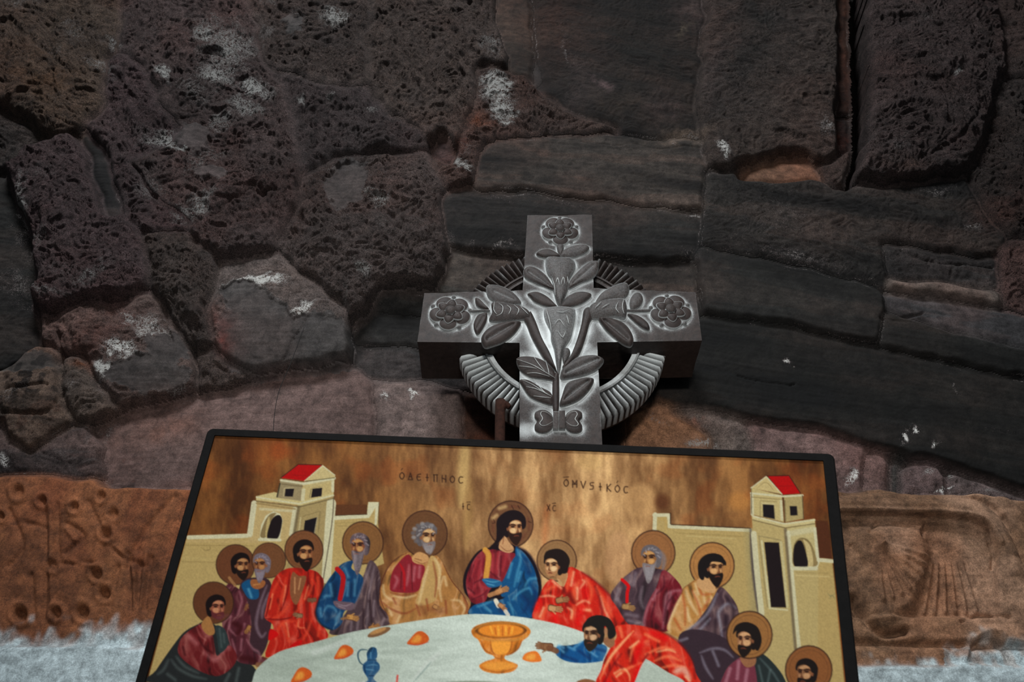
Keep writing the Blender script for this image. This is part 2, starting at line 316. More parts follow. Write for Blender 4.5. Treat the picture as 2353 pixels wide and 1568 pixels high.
    # second figure robe (purple) and third (blue + grey)
    c.poly([(1010, 520), (1110, 480), (1290, 500), (1330, 700), (1310, 1000), (1250, 1230), (1150, 1320), (1050, 1100), (980, 700)], (62, 40, 46))
    c.poly([(1010, 545), (1100, 500), (1180, 590), (1180, 690), (1090, 700), (1030, 620)], (22, 78, 116)); c.line([(1080, 600), (1110, 680)], (110, 170, 190), 26, .6, 5)
    c.poly([(1110, 500), (1245, 510), (1240, 570), (1170, 600), (1110, 570)], (150, 92, 52)); folds(c, (196, 140, 82), 12, [(1130, 555), (1200, 545)])
    folds(c, (146, 124, 134), 34, [(1270, 560), (1200, 750), (1160, 960), (1210, 1090), (1260, 1050)], [(1290, 640), (1230, 800), (1220, 900)], al=.55, soft=5)
    c.poly([(850, 560), (970, 590), (1060, 700), (1110, 950), (1100, 1200), (1260, 1330), (1250, 1380), (1000, 1370), (880, 1250), (800, 900)], (84, 36, 44))
    folds(c, (170, 112, 120), 24, [(985, 620), (1010, 730), (960, 870)], [(900, 880), (880, 1000), (950, 1080)], [(1060, 1120), (1120, 1210), (1180, 1250), (1210, 1310)], [(1040, 960), (1010, 1060)], [(910, 1120), (940, 1250), (920, 1330)], [(1010, 1120), (1000, 1230)], al=.6, soft=5)
    folds(c, (60, 12, 16), 60, [(920, 950), (1000, 1000), (960, 1060)], [(980, 1310), (1080, 1320), (1160, 1350)], al=.7, soft=8)
    hand(c, 1075, 1010, 120, 38, (158, 112, 64)); hand(c, 1060, 780, 110, 30, (130, 84, 56)); hand(c, 1215, 1380, 175, 42, (140, 96, 72))
    c.line([(1230, 1310), (1330, 1350)], (96, 40, 34), 26, .9)
    head(c, 1000, 350, 108, 1, (24, 14, 14), (34, 20, 16), (128, 80, 50), (184, 138, 90), bl=.35)
    c.line([(880, 480), (940, 560)], (160, 116, 74), 30, .8)
    head(c, 1215, 345, 100, -1, (112, 100, 106), (112, 98, 104), (130, 80, 52), (176, 126, 76), hl=(150, 140, 150), bl=.8)
    # red robed saint
    halo(c, 1655, 195, 198, (120, 76, 46))
    c.poly([(1500, 380), (1360, 470), (1300, 620), (1260, 800), (1250, 900), (1340, 1000), (1255, 1300), (1500, 1220), (1880, 1120), (1870, 1000), (1790, 900), (1860, 560), (1830, 460), (1740, 400)], (176, 34, 20))
    c.poly([(1540, 420), (1600, 460), (1680, 470), (1640, 620), (1580, 760), (1520, 690), (1510, 540)], (132, 82, 52)); folds(c, (190, 140, 96), 16, [(1560, 480), (1560, 640)], [(1620, 490), (1600, 600)])
    folds(c, (216, 78, 48), 30, [(1400, 500), (1330, 640), (1290, 820)], [(1470, 480), (1420, 700), (1380, 860)], [(1330, 900), (1420, 860), (1500, 760)], [(1640, 650), (1600, 800), (1560, 850)], [(1740, 440), (1730, 600), (1640, 740)], [(1800, 480), (1800, 660)], [(1360, 1120), (1420, 960), (1560, 930)], [(1440, 960), (1500, 1140)], [(1600, 900), (1580, 990)], [(1740, 900), (1690, 1040), (1640, 1130)], [(1820, 960), (1800, 1080)], al=.6, soft=5)
    folds(c, (232, 160, 110), 14, [(1330, 650), (1300, 800)], [(1470, 560), (1440, 720)], [(1700, 560), (1660, 700)], [(1470, 950), (1500, 1090)], [(1600, 920), (1600, 990), (1660, 1000)], al=.6, soft=4)
    folds(c, (110, 14, 12), 16, [(1310, 700), (1260, 880)], [(1510, 430), (1480, 640), (1420, 820)], [(1260, 905), (1400, 915), (1530, 890)], [(1700, 420), (1690, 560)], [(1590, 1000), (1620, 1080), (1590, 1110)], [(1760, 560), (1740, 720)], al=.8, soft=3)
    c.poly([(1310, 1010), (1390, 1070), (1300, 1130), (1285, 1100)], (196, 10, 10)); c.poly([(1560, 1150), (1640, 1130), (1600, 1180), (1500, 1210)], (190, 10, 12))
    hand(c, 1600, 870, -170, 40, (140, 110, 80)); hand(c, 1745, 710, 175, 38, (120, 84, 60))
    head(c, 1655, 225, 118, 1, (26, 16, 14), (34, 20, 15), (136, 84, 52), (196, 148, 96), bl=.5)
    # praying saint at the lower left corner
    halo(c, 715, 740, 208, (98, 58, 36))
    c.poly([(560, 960), (430, 1030), (330, 1140), (120, 1440), (60, 1568), (1100, 1568), (1130, 1400), (960, 1340), (860, 1100), (780, 1000), (640, 930)], (40, 42, 42))
    c.poly([(560, 970), (450, 1040), (370, 1130), (350, 1260), (450, 1370), (600, 1460), (760, 1500), (900, 1420), (960, 1300), (880, 1180), (760, 1290), (730, 1200), (700, 1050), (620, 960)], (104, 30, 32))
    folds(c, (178, 110, 110), 50, [(470, 1090), (540, 1160)], [(800, 1260), (860, 1200), (880, 1220)], [(620, 1250), (720, 1330), (780, 1300)], al=.55, soft=9)
    folds(c, (60, 12, 16), 20, [(560, 1100), (620, 1200), (720, 1270)], [(400, 1200), (420, 1280)], [(700, 1060), (720, 1250)], al=.7, soft=5)
    folds(c, (190, 120, 110), 16, [(540, 990), (580, 1080), (640, 1130)], [(560, 960), (620, 1040), (700, 1090)], al=.5, soft=4)
    c.poly([(740, 980), (830, 1010), (870, 1130), (850, 1210), (780, 1260), (760, 1150)], (48, 58, 58)); folds(c, (98, 110, 106), 16, [(780, 1010), (800, 1200)], [(820, 1060), (830, 1150)], al=.5, soft=5)
    folds(c, (104, 116, 112), 28, [(280, 1330), (350, 1420), (500, 1500), (640, 1530)], [(330, 1300), (420, 1400), (560, 1470)], [(140, 1480), (200, 1430), (250, 1330)], [(980, 1420), (950, 1560)], [(880, 1480), (840, 1560)], [(240, 1480), (320, 1540)], al=.5, soft=7)
    c.poly([(590, 960), (660, 880), (710, 960), (730, 1050), (680, 1080), (620, 1040)], (160, 112, 64))
    head(c, 745, 790, 112, 1, (26, 15, 15), (96, 42, 44), (146, 82, 62), (190, 132, 96), bl=.05)
    c.line([(760, 900), (860, 870)], (110, 60, 62), 30, .6, 6)
    # blue robed elder and his neighbour (region 3)
    c.at(700, 1160, 5.2275)
    halo(c, 695, 450, 245, (128, 88, 50)); 
    c.poly([(780, 660), (880, 760), (910, 950), (900, 1200), (1050, 1350), (1000, 1440), (700, 1540), (350, 1560), (300, 1500), (450, 1350), (600, 1100), (700, 850)], (78, 60, 64))
    c.poly([(580, 665), (450, 700), (350, 800), (240, 960), (160, 1150), (130, 1300), (200, 1440), (330, 1500), (440, 1420), (470, 1280), (620, 1150), (700, 880), (560, 760)], (18, 62, 100))
    c.line([(240, 950), (150, 1180), (130, 1320), (200, 1440), (330, 1500)], (12, 24, 38), 22, .8, 5)
    folds(c, (98, 150, 172), 34, [(330, 1090), (250, 1090), (230, 1110)], [(300, 950), (320, 1060)], [(230, 1270), (270, 1215), (340, 1230), (380, 1280)], [(180, 1240), (190, 1330)], [(520, 930), (510, 1080)], [(600, 900), (590, 1080)], [(430, 1290), (380, 1360), (370, 1440)], [(480, 760), (520, 860)], al=.6, soft=6)
    folds(c, (8, 34, 66), 40, [(270, 1300), (290, 1350), (260, 1400)], [(560, 950), (550, 1100)], [(380, 920), (370, 1080)], al=.6, soft=9)
    c.line([(385, 765), (450, 840), (455, 930), (420, 1125)], (176, 18, 20), 58, .95, taper=False)
    c.poly([(345, 1150), (480, 1160), (590, 1180), (560, 1260), (430, 1250), (360, 1210)], (104, 84, 92)); folds(c, (160, 142, 150), 14, [(380, 1180), (480, 1210), (560, 1180)], [(400, 1210), (480, 1240)], al=.6)
    folds(c, (150, 132, 136), 26, [(790, 700), (740, 850), (640, 1100), (590, 1240)], [(830, 740), (790, 950), (760, 1120)], [(760, 1180), (750, 1330), (740, 1450)], [(830, 1150), (820, 1330)], [(640, 1380), (620, 1500)], [(560, 1400), (550, 1500)], [(950, 1360), (920, 1440)], al=.5, soft=5)
    folds(c, (44, 26, 32), 20, [(870, 800), (860, 1000), (880, 1200)], [(700, 1250), (700, 1480)], [(780, 1150), (800, 1400)], [(900, 1230), (980, 1350)], al=.8, soft=5)
    hand(c, 560, 1350, 10, 60, (190, 140, 78)); c.line([(440, 1365), (520, 1350)], (150, 104, 60), 30, .8); hand(c, 820, 1470, -20, 55, (168, 118, 66)); c.line([(740, 1520), (800, 1490)], (110, 70, 40), 40, .8)
    head(c, 655, 490, 132, -1, (100, 84, 88), (104, 90, 94), (128, 76, 52), (196, 150, 92), hl=(150, 138, 142), bl=1.5, ear=False)
    # white haired saint in ochre mantle
    halo(c, 1440, 345, 270, (142, 98, 58), (92, 54, 34), al=.5)
    c.poly([(1250, 560), (1100, 640), (990, 760), (960, 920), (900, 1000), (910, 1150), (1000, 1330), (1060, 1430), (1500, 1370), (1940, 1310), (1990, 1200), (1900, 1080), (1740, 850), (1660, 700), (1560, 600), (1400, 700)], (168, 118, 64))
    c.line([(1250, 560), (1100, 640), (980, 780), (905, 980), (915, 1150), (990, 1320)], (84, 36, 26), 12, .8); c.line([(1660, 700), (1760, 900), (1900, 1080), (1960, 1200)], (84, 40, 26), 12, .8)
    c.poly([(1240, 590), (1130, 680), (1050, 800), (1020, 960), (1060, 1040), (1340, 1040), (1400, 900), (1440, 740), (1320, 680)], (136, 34, 44))
    folds(c, (208, 150, 150), 34, [(1080, 850), (1110, 900), (1070, 1000)], [(1250, 720), (1240, 850), (1220, 960)], [(1320, 740), (1300, 900)], [(1380, 740), (1370, 860)], al=.5, soft=7)
    folds(c, (178, 20, 28), 30, [(1140, 700), (1190, 820), (1195, 1030)], al=.8); folds(c, (84, 18, 24), 12, [(1280, 700), (1290, 1020)], [(1160, 800), (1150, 1000)], al=.7)
    c.poly([(1290, 620), (1370, 560), (1480, 610), (1470, 690), (1380, 710), (1300, 680)], (196, 148, 96)); folds(c, (120, 72, 44), 10, [(1310, 660), (1400, 700), (1470, 680)], [(1320, 640), (1400, 660)])
    c.poly([(1510, 610), (1580, 640), (1640, 780), (1600, 1000), (1560, 1150), (1340, 1200), (1400, 950), (1460, 750)], (184, 148, 92))
    folds(c, (222, 196, 150), 26, [(1480, 740), (1420, 960), (1370, 1180)], [(1560, 640), (1620, 780), (1600, 1000)], [(1660, 860), (1620, 1000), (1640, 1150)], [(940, 960), (960, 1080), (1080, 1160)], [(1070, 1090), (1200, 1110), (1330, 1080)], [(1000, 1220), (1040, 1320)], [(1760, 1140), (1860, 1150), (1920, 1240), (1900, 1300)], [(1140, 1330), (1110, 1400)], [(1680, 860), (1700, 960)], al=.7, soft=6)
    folds(c, (130, 60, 36), 20, [(1540, 680), (1580, 900), (1560, 1100)], [(1030, 1050), (1180, 1080), (1330, 1050)], [(920, 1160), (1040, 1250), (1200, 1300), (1330, 1240)], [(1340, 1200), (1380, 1320)], [(1460, 1130), (1480, 1260)], [(1900, 1100), (1950, 1220), (1930, 1300)], [(1060, 1120), (1090, 1180)], [(1690, 1150), (1700, 1300)], al=.75, soft=5)
    folds(c, (120, 66, 40), 60, [(1400, 1220), (1440, 1290)], [(1530, 1250), (1640, 1270)], al=.55, soft=12); hand(c, 1580, 1230, 30, 46, (176, 128, 78))
    head(c, 1465, 375, 140, 1, (96, 88, 88), (120, 108, 106), (150, 104, 66), (214, 178, 128), hl=(168, 162, 160), bl=.45)
    for k in range(9):
        a = 2.4 + k * .42; c.ell(1440 + 140 * math.cos(a), 345 + 125 * math.sin(a), 28, 25, (142, 138, 138) if k % 2 else (104, 98, 100), soft=4, al=.85)
    # the central figure and the young man leaning (region 4)
    c.at(1000, 1130, 4.9)
    halo(c, 848, 360, 252, (168, 118, 76), (92, 50, 32), al=.45)
    folds(c, (110, 60, 44), 26, [(660, 330), (650, 430)], [(1040, 300), (1060, 420)], [(840, 160), (950, 165)], [(1010, 470), (960, 540)], al=.5, soft=6)
    folds(c, (206, 172, 118), 40, [(720, 180), (790, 160)], [(690, 260), (650, 290)], al=.7, soft=6)
    for q in ([(650, 300), (670, 340), (640, 350)], [(860, 150), (880, 190)], [(930, 150), (950, 185)], [(1050, 330), (1080, 340)]): c.line(q, ink, 10, .7)
    c.poly([(620, 620), (500, 650), (400, 760), (330, 900), (310, 1020), (330, 1130), (400, 1240), (380, 1390), (700, 1380), (1090, 1420), (1190, 1130), (1180, 960), (1120, 800), (1030, 680), (930, 620), (780, 560)], (28, 16, 24))
    c.poly([(620, 640), (510, 670), (410, 800), (350, 960), (350, 1090), (400, 1230), (480, 1260), (560, 1230), (630, 1080), (780, 980), (900, 760), (900, 690), (740, 660)], (128, 32, 42))
    folds(c, (182, 62, 66), 34, [(470, 760), (400, 940)], [(520, 780), (480, 960), (440, 1080)], [(380, 1120), (450, 1180), (560, 1120)], [(650, 700), (640, 900)], [(700, 690), (690, 900)], [(800, 700), (760, 880)], [(500, 1040), (580, 1090)], al=.55, soft=6)
    folds(c, (76, 14, 28), 14, [(430, 820), (380, 1000)], [(440, 1020), (520, 980)], [(370, 1080), (440, 1140)], [(620, 900), (720, 980)], [(410, 1210), (520, 1160), (590, 1100)], [(740, 720), (730, 940)], al=.7, soft=4)
    c.line([(560, 650), (600, 720), (570, 960)], (208, 152, 66), 62, .95, taper=False); folds(c, (160, 100, 40), 8, [(535, 660), (565, 740), (540, 960)], [(590, 650), (630, 720), (600, 960)])
    c.poly([(905, 615), (960, 640), (1040, 730), (1110, 850), (1150, 1000), (1160, 1120), (1090, 1410), (800, 1390), (400, 1380), (410, 1290), (540, 1240), (760, 1200), (820, 1080), (880, 900), (900, 760)], (14, 78, 124))
    c.poly([(780, 960), (900, 720), (1000, 800), (960, 1000), (880, 1120), (750, 1180), (740, 1040)], (18, 82, 126))
    folds(c, (96, 164, 190), 26, [(925, 650), (960, 760), (920, 920), (890, 1060)], [(1140, 970), (1060, 980), (1010, 1060)], [(870, 1210), (960, 1120), (1060, 1080), (1090, 1150)], [(860, 800), (820, 960)], [(820, 1240), (860, 1310), (880, 1390)], [(470, 1290), (560, 1260), (650, 1210)], [(560, 1300), (620, 1340)], [(960, 900), (930, 1000)], al=.65, soft=6)
    folds(c, (6, 38, 82), 44, [(980, 1170), (1050, 1250), (1000, 1340)], [(1100, 1050), (1130, 1200), (1080, 1340)], [(1020, 760), (1060, 900)], [(700, 1260), (740, 1330)], al=.7, soft=12)
    c.line([(930, 620), (1030, 680), (1110, 800), (1170, 960), (1180, 1130)], (22, 14, 30), 34, .85, 6)
    c.poly([(525, 980), (620, 970), (730, 1000), (750, 1040), (680, 1070), (600, 1070), (560, 1030)], (34, 96, 138)); folds(c, (100, 166, 190), 14, [(540, 985), (640, 1010), (720, 1000)], [(580, 1030), (660, 1050)], al=.7)
    c.poly([(720, 580), (770, 480), (830, 560), (880, 620), (870, 670), (800, 680), (720, 640)], (196, 150, 106)); folds(c, (130, 78, 50), 10, [(730, 600), (800, 660), (870, 650)], [(770, 500), (760, 580)])
    hand(c, 740, 1110, -22, 62, (196, 142, 92)); c.line([(610, 1160), (690, 1130)], (186, 132, 84), 50, .9)
    c.line([(680, 1220), (710, 1280)], (226, 214, 190), 50, .95); hand(c, 750, 1290, 40, 46, (192, 138, 92)); c.line([(790, 1340), (820, 1385)], (222, 210, 190), 44, .9)
    c.poly([(690, 430), (720, 300), (800, 220), (900, 205), (980, 240), (1020, 330), (1010, 400), (960, 420), (820, 420), (770, 500), (720, 560), (640, 640), (600, 630), (680, 540)], (30, 18, 22))
    head(c, 880, 400, 128, 1, (30, 18, 22), (48, 28, 22), (164, 112, 74), (228, 192, 142), bl=.45, ear=True)
    c.poly([(690, 420), (700, 300), (800, 215), (920, 205), (1010, 280), (1015, 380), (975, 400), (960, 300), (880, 290), (800, 310), (780, 400), (760, 460), (720, 500)], (30, 18, 22))
    # leaning young man
    halo(c, 1368, 770, 222, (196, 152, 98), (120, 78, 48), al=.6)
    c.poly([(1500, 850), (1620, 880), (1760, 970), (1900, 1090), (2040, 1230), (2140, 1400), (2205, 1500), (2200, 1568), (1600, 1568), (1300, 1490), (1100, 1420), (1120, 1300), (1170, 1180), (1220, 1060), (1310, 980), (1440, 1060)], (200, 36, 20))
    folds(c, (236, 112, 70), 44, [(1540, 880), (1500, 1000), (1480, 1100)], [(1620, 1000), (1560, 1120), (1600, 1250)], [(1700, 980), (1760, 1100), (1740, 1230)], [(1240, 1110), (1340, 1060)], [(1160, 1260), (1140, 1400)], [(1820, 1080), (1920, 1250), (1990, 1400)], [(1560, 1300), (1540, 1420)], [(1640, 1290), (1740, 1330)], [(1260, 1280), (1200, 1420)], al=.65, soft=8)
    folds(c, (246, 196, 150), 24, [(1560, 900), (1530, 1050)], [(1660, 990), (1680, 1010), (1640, 1080)], [(1590, 1270), (1680, 1220), (1740, 1250)], [(1600, 1080), (1600, 1200)], [(1860, 1180), (1910, 1330), (1980, 1460)], [(1180, 1180), (1270, 1165), (1350, 1180)], [(1320, 1000), (1420, 1080)], [(1220, 1300), (1180, 1400)], [(1490, 1300), (1540, 1340), (1530, 1420)], [(1640, 1320), (1740, 1330)], al=.75, soft=6)
    folds(c, (226, 8, 8), 60, [(1340, 1380), (1360, 1460)], [(1650, 1300), (1600, 1480)], [(1180, 1220), (1140, 1310)], [(1680, 1100), (1700, 1180)], al=.7, soft=12)
    folds(c, (104, 20, 22), 26, [(1800, 1060), (1850, 1200), (1880, 1380), (1840, 1500)], [(1440, 1060), (1480, 1180), (1470, 1300)], [(1650, 900), (1800, 1000), (2000, 1200), (2120, 1380)], al=.65, soft=7)
    c.poly([(1370, 960), (1480, 900), (1490, 960), (1450, 1060), (1420, 1040)], (190, 150, 104))
    hand(c, 1420, 1215, -10, 60, (170, 124, 82)); hand(c, 1340, 1310, 10, 66, (196, 150, 104), -1)
    c.poly([(1360, 950), (1480, 920), (1440, 1060), (1420, 1000)], (178, 130, 86)); 
    head(c, 1330, 830, 125, -1, (34, 22, 20), None, (176, 126, 84), (232, 196, 148))
    c.poly([(1225, 720), (1260, 660), (1370, 635), (1460, 670), (1515, 760), (1500, 850), (1480, 910), (1410, 900), (1410, 760), (1390, 700), (1280, 700), (1235, 770)], (34, 22, 20))
    # right hand group (region 5)
    c.at(1350, 1180, 4.9)
    halo(c, 742, 440, 245, (148, 100, 60)); 
    c.poly([(600, 600), (450, 680), (320, 810), (260, 930), (340, 1060), (460, 1240), (640, 1290), (830, 1320), (1000, 1290), (1080, 1050), (1050, 820), (960, 700), (860, 630)], (74, 54, 62))
    folds(c, (160, 146, 152), 34, [(540, 670), (520, 800)], [(480, 700), (480, 780)], [(350, 850), (320, 960)], [(620, 820), (600, 960), (630, 1060)], [(340, 960), (380, 1030)], [(440, 1130), (560, 1150)], [(460, 1200), (580, 1230)], al=.5, soft=8)
    c.poly([(840, 640), (900, 650), (1000, 740), (1070, 860), (1040, 1060), (1000, 1200), (900, 1320), (760, 1320), (640, 1260), (640, 1130), (700, 960), (780, 820)], (112, 24, 36))
    folds(c, (190, 140, 146), 32, [(1040, 860), (900, 900), (870, 1100), (850, 1290)], [(720, 960), (670, 1080), (640, 1200), (650, 1280)], [(780, 860), (740, 960)], [(940, 900), (900, 1060)], al=.6, soft=7)
    folds(c, (66, 10, 26), 18, [(860, 700), (860, 820), (780, 900)], [(1000, 900), (900, 1010), (860, 1200)], [(760, 1000), (720, 1160)], al=.7, soft=5)
    c.line([(390, 740), (460, 810), (450, 880), (445, 990)], (206, 10, 16), 36, 1, taper=False)
    hand(c, 450, 1050, 10, 60, (170, 132, 84))
    head(c, 715, 500, 128, -1, (104, 96, 98), (128, 118, 118), (142, 96, 58), (206, 156, 96), hl=(160, 154, 158), bl=1.1, ear=False)
    c.line([(820, 420), (860, 500), (850, 620)], (124, 116, 122), 56, .7, 6)
    halo(c, 1405, 580, 250, (170, 120, 68))
    c.poly([(1220, 740), (1090, 840), (1060, 900), (1000, 1010), (930, 1180), (900, 1310), (1040, 1390), (1300, 1330), (1560, 1500), (1710, 1300), (1700, 1080), (1620, 940), (1510, 820), (1400, 880), (1280, 850)], (178, 128, 68))
    c.line([(1230, 740), (1090, 830), (1060, 900), (960, 1060)], (120, 70, 40), 10, .8)
    folds(c, (222, 198, 154), 30, [(1060, 920), (980, 1080), (920, 1240), (930, 1330)], [(1110, 860), (1150, 980), (1240, 1130)], [(1220, 790), (1250, 900)], [(1310, 900), (1330, 1000), (1400, 940)], [(1120, 1060), (1150, 1200)], [(1200, 880), (1270, 1040)], al=.75, soft=7)
    folds(c, (170, 70, 30), 22, [(1070, 900), (1100, 1060), (1100, 1250)], [(1180, 860), (1250, 1020), (1280, 1150)], [(1240, 780), (1290, 900), (1390, 900)], [(1370, 960), (1310, 1080)], [(980, 1180), (1050, 1300)], al=.6, soft=6)
    c.poly([(1240, 740), (1330, 700), (1440, 820), (1420, 890), (1300, 860), (1240, 810)], (196, 152, 104))
    c.poly([(1500, 820), (1620, 930), (1700, 1080), (1710, 1300), (1620, 1500), (1560, 1568), (1100, 1568), (1040, 1400), (1200, 1250), (1350, 1060), (1420, 940)], (70, 50, 58))
    folds(c, (150, 150, 162), 34, [(1460, 900), (1400, 1040), (1300, 1180), (1130, 1310), (1060, 1380)], [(1670, 1060), (1580, 1010), (1480, 1110), (1500, 1250), (1520, 1400)], [(1380, 1180), (1240, 1330), (1120, 1400)], [(1260, 1540), (1400, 1490), (1530, 1500)], al=.65, soft=7)
    folds(c, (34, 20, 30), 34, [(1560, 930), (1640, 1060), (1640, 1250)], [(1440, 1200), (1440, 1400)], [(1560, 1150), (1560, 1300)], al=.7, soft=9)
    head(c, 1430, 610, 135, 1, (26, 20, 20), (30, 20, 18), (150, 104, 64), (216, 168, 114), bl=.5)
    c.poly([(1255, 700), (1250, 550), (1330, 460), (1450, 445), (1550, 520), (1560, 580), (1500, 545), (1380, 540), (1340, 600), (1310, 740)], (26, 20, 20))
    # lower right figures (region 8)
    c.at(1480, 1050, 3.027)
    c.poly([(250, 1230), (400, 1200), (600, 1280), (680, 1400), (700, 1700), (300, 1700), (250, 1400)], (58, 42, 50))
    folds(c, (142, 136, 148), 20, [(390, 1360), (480, 1330), (560, 1340), (620, 1390)], [(400, 1380), (430, 1460), (480, 1540)], [(300, 1260), (240, 1280)], [(480, 1350), (520, 1450)], al=.6, soft=5)
    c.poly([(650, 1400), (780, 1350), (900, 1430), (1000, 1600), (1000, 1900), (520, 1900), (540, 1540)], (40, 48, 48))
    c.poly([(640, 1410), (700, 1390), (770, 1440), (770, 1700), (520, 1700), (560, 1500)], (116, 52, 66)); folds(c, (180, 130, 140), 24, [(660, 1420), (650, 1540)], [(600, 1470), (560, 1600)], [(720, 1480), (700, 1600)], al=.6, soft=5)
    folds(c, (110, 128, 126), 14, [(810, 1400), (900, 1500), (960, 1600)], [(880, 1480), (860, 1580)], [(800, 1450), (830, 1580)], al=.5, soft=5)
    c.poly([(670, 1390), (770, 1370), (775, 1440), (710, 1460)], (150, 102, 70))
    halo(c, 735, 1235, 158, (150, 104, 58))
    head(c, 715, 1270, 84, -1, (30, 22, 20), (32, 22, 18), (150, 104, 70), (210, 164, 118), bl=.35)
    c.poly([(620, 1230), (640, 1170), (710, 1145), (790, 1180), (820, 1270), (800, 1340), (775, 1330), (765, 1230), (720, 1200), (650, 1205)], (30, 22, 20))
    halo(c, 1148, 1480, 162, (136, 86, 48))
    head(c, 1130, 1500, 84, -1, (30, 22, 20), (32, 22, 18), (140, 94, 62), (196, 150, 108), bl=.35)
    # ---------------- table
    c.at(0, 0, 1)
    tb = [(575, 1575), (590, 1535), (640, 1497), (720, 1475), (800, 1453), (870, 1440), (960, 1425), (1050, 1413), (1100, 1410), (1180, 1415), (1240, 1424), (1300, 1438), (1350, 1456), (1400, 1480), (1480, 1520), (1520, 1545), (1570, 1570), (1600, 1600), (1650, 1680), (540, 1680)]
    # reaching man and his white sleeve go over the cloth
    r = c.poly(tb, None, 1.6, 1, True, True); bx, m = r
    cl = (166, 176, 162) + np.exp(-((bx[4] + c.x0 - 1200) / 330) ** 2)[..., None] * np.array((36, 36, 38)) + (fbm2((bx[4]) / 60, (bx[5]) / 14, 3, 31) * 9)[..., None]
    rr = c.im[bx[2]:bx[3], bx[0]:bx[1]]; rr += (cl - rr) * m[..., None]
    folds(c, (140, 150, 138), 10, [(620, 1530), (700, 1515), (760, 1505)], [(880, 1500), (1000, 1490)], [(1300, 1480), (1290, 1520)], al=.35, soft=8)
    folds(c, (208, 212, 204), 12, [(950, 1560), (985, 1520), (1010, 1500)], [(720, 1500), (800, 1470)], al=.4, soft=6); folds(c, (120, 140, 132), 4, [(950, 1566), (975, 1538), (990, 1520)], al=.5)
    c.ell(1085, 1590, 130, 26, (120, 128, 108), soft=4, al=.8); c.ell(1085, 1597, 122, 24, (176, 182, 168), soft=4, al=1)
    c.ell(870, 1452, 28, 8, (120, 80, 48), -20, al=.9); c.ell(868, 1449, 20, 5, (186, 138, 84), -20, soft=3, al=.9)
    c.at(560, 1380, 4.706)
    for x, y, a, s_ in ((1070, 550, -15, 110), (610, 800, -15, 120), (1880, 402, -4, 118)):
        ca = math.radians(a)
        def q(u, v): return (x + (u * math.cos(ca) - v * math.sin(ca)) * s_, y + (u * math.sin(ca) + v * math.cos(ca)) * s_)
        c.poly([q(-1, .45), q(-.7, 0), q(-.1, -.55), q(.4, -.6), q(.9, -.2), q(1, .25), q(.6, .5), q(0, .58)], (200, 92, 34))
        c.poly([q(-.6, .3), q(-.4, -.05), q(0, -.3), q(.3, -.1), q(.2, .3), q(-.2, .4)], (222, 152, 66), 7, .9); c.line([q(-1, .48), q(0, .62), q(.9, .42)], (188, 60, 24), 12, .8)
    # blue jug
    c.line([(1330, 530), (1260, 530), (1230, 580), (1250, 660), (1300, 700)], (52, 82, 96), 18, .9); 
    c.poly([(1350, 520), (1380, 500), (1430, 515), (1440, 600), (1420, 640), (1460, 680), (1465, 740), (1420, 800), (1400, 840), (1440, 900), (1300, 900), (1340, 850), (1290, 760), (1285, 690), (1330, 640), (1325, 570)], (40, 84, 120))
    folds(c, (92, 140, 168), 16, [(1330, 700), (1400, 690), (1440, 700)], [(1320, 740), (1400, 750)], [(1370, 560), (1370, 620)], [(1350, 640), (1420, 640)], al=.7); folds(c, (18, 44, 76), 12, [(1340, 640), (1430, 640)], [(1300, 700), (1310, 780)], [(1350, 810), (1400, 810)], al=.8)
    c.line([(1660, 810), (1650, 900)], (206, 80, 70), 22, .9)
    c.line([(1300, 870), (1250, 910)], (210, 214, 206), 16, .7)
    # golden bowl (region 7)
    c.at(1050, 1360, 3.9217)
    c.poly([(130, 340), (200, 290), (390, 262), (590, 290), (662, 345), (640, 400), (590, 440), (560, 500), (500, 555), (430, 575), (440, 610), (520, 640), (548, 665), (500, 715), (375, 735), (250, 715), (198, 665), (250, 625), (330, 600), (330, 575), (260, 545), (220, 490), (190, 430), (145, 395)], (214, 128, 44))
    c.ell(395, 340, 235, 75, (112, 66, 26), soft=4); c.ell(395, 345, 205, 62, (226, 138, 46), soft=5)
    c.line([(150, 345), (240, 290), (390, 272), (560, 290), (650, 345)], (190, 124, 54), 22, .9); c.line([(170, 390), (280, 430), (400, 440), (540, 425), (640, 380)], (202, 138, 62), 26, .9, 4)
    folds(c, (246, 176, 66), 20, [(300, 310), (320, 370)], [(370, 310), (375, 385)], [(440, 310), (440, 380)], [(500, 320), (490, 370)], al=.7); folds(c, (184, 92, 30), 9, [(340, 320), (350, 380)], [(410, 310), (410, 390)], [(470, 320), (465, 375)], al=.8)
    c.poly([(310, 450), (480, 450), (470, 530), (420, 560), (350, 555), (320, 520)], (238, 160, 62), 5); folds(c, (150, 80, 30), 12, [(300, 440), (310, 520), (340, 560)], [(495, 440), (480, 520), (450, 560)], [(215, 440), (250, 520), (320, 560)], [(580, 440), (540, 520), (450, 570)], al=.75, soft=3)
    c.poly([(230, 655), (330, 630), (450, 630), (520, 665), (440, 700), (300, 700)], (232, 156, 64), 7); folds(c, (170, 96, 36), 9, [(210, 680), (370, 722), (530, 680)], [(330, 580), (380, 600), (430, 580)], al=.8)
    c.poly([(590, 590), (620, 550), (690, 530), (730, 545), (760, 600), (750, 625), (670, 630), (600, 612)], (226, 124, 46)); c.poly([(620, 590), (650, 560), (700, 560), (700, 600), (650, 610)], (240, 168, 76), 6, .9)
    # the man reaching across the table
    c.poly([(1430, 310), (1540, 290), (1700, 310), (1870, 370), (2000, 460), (2100, 580), (2150, 720), (2150, 900), (1300, 900), (1250, 816), (1300, 700), (1330, 600), (1400, 470), (1440, 400)], (204, 40, 20))
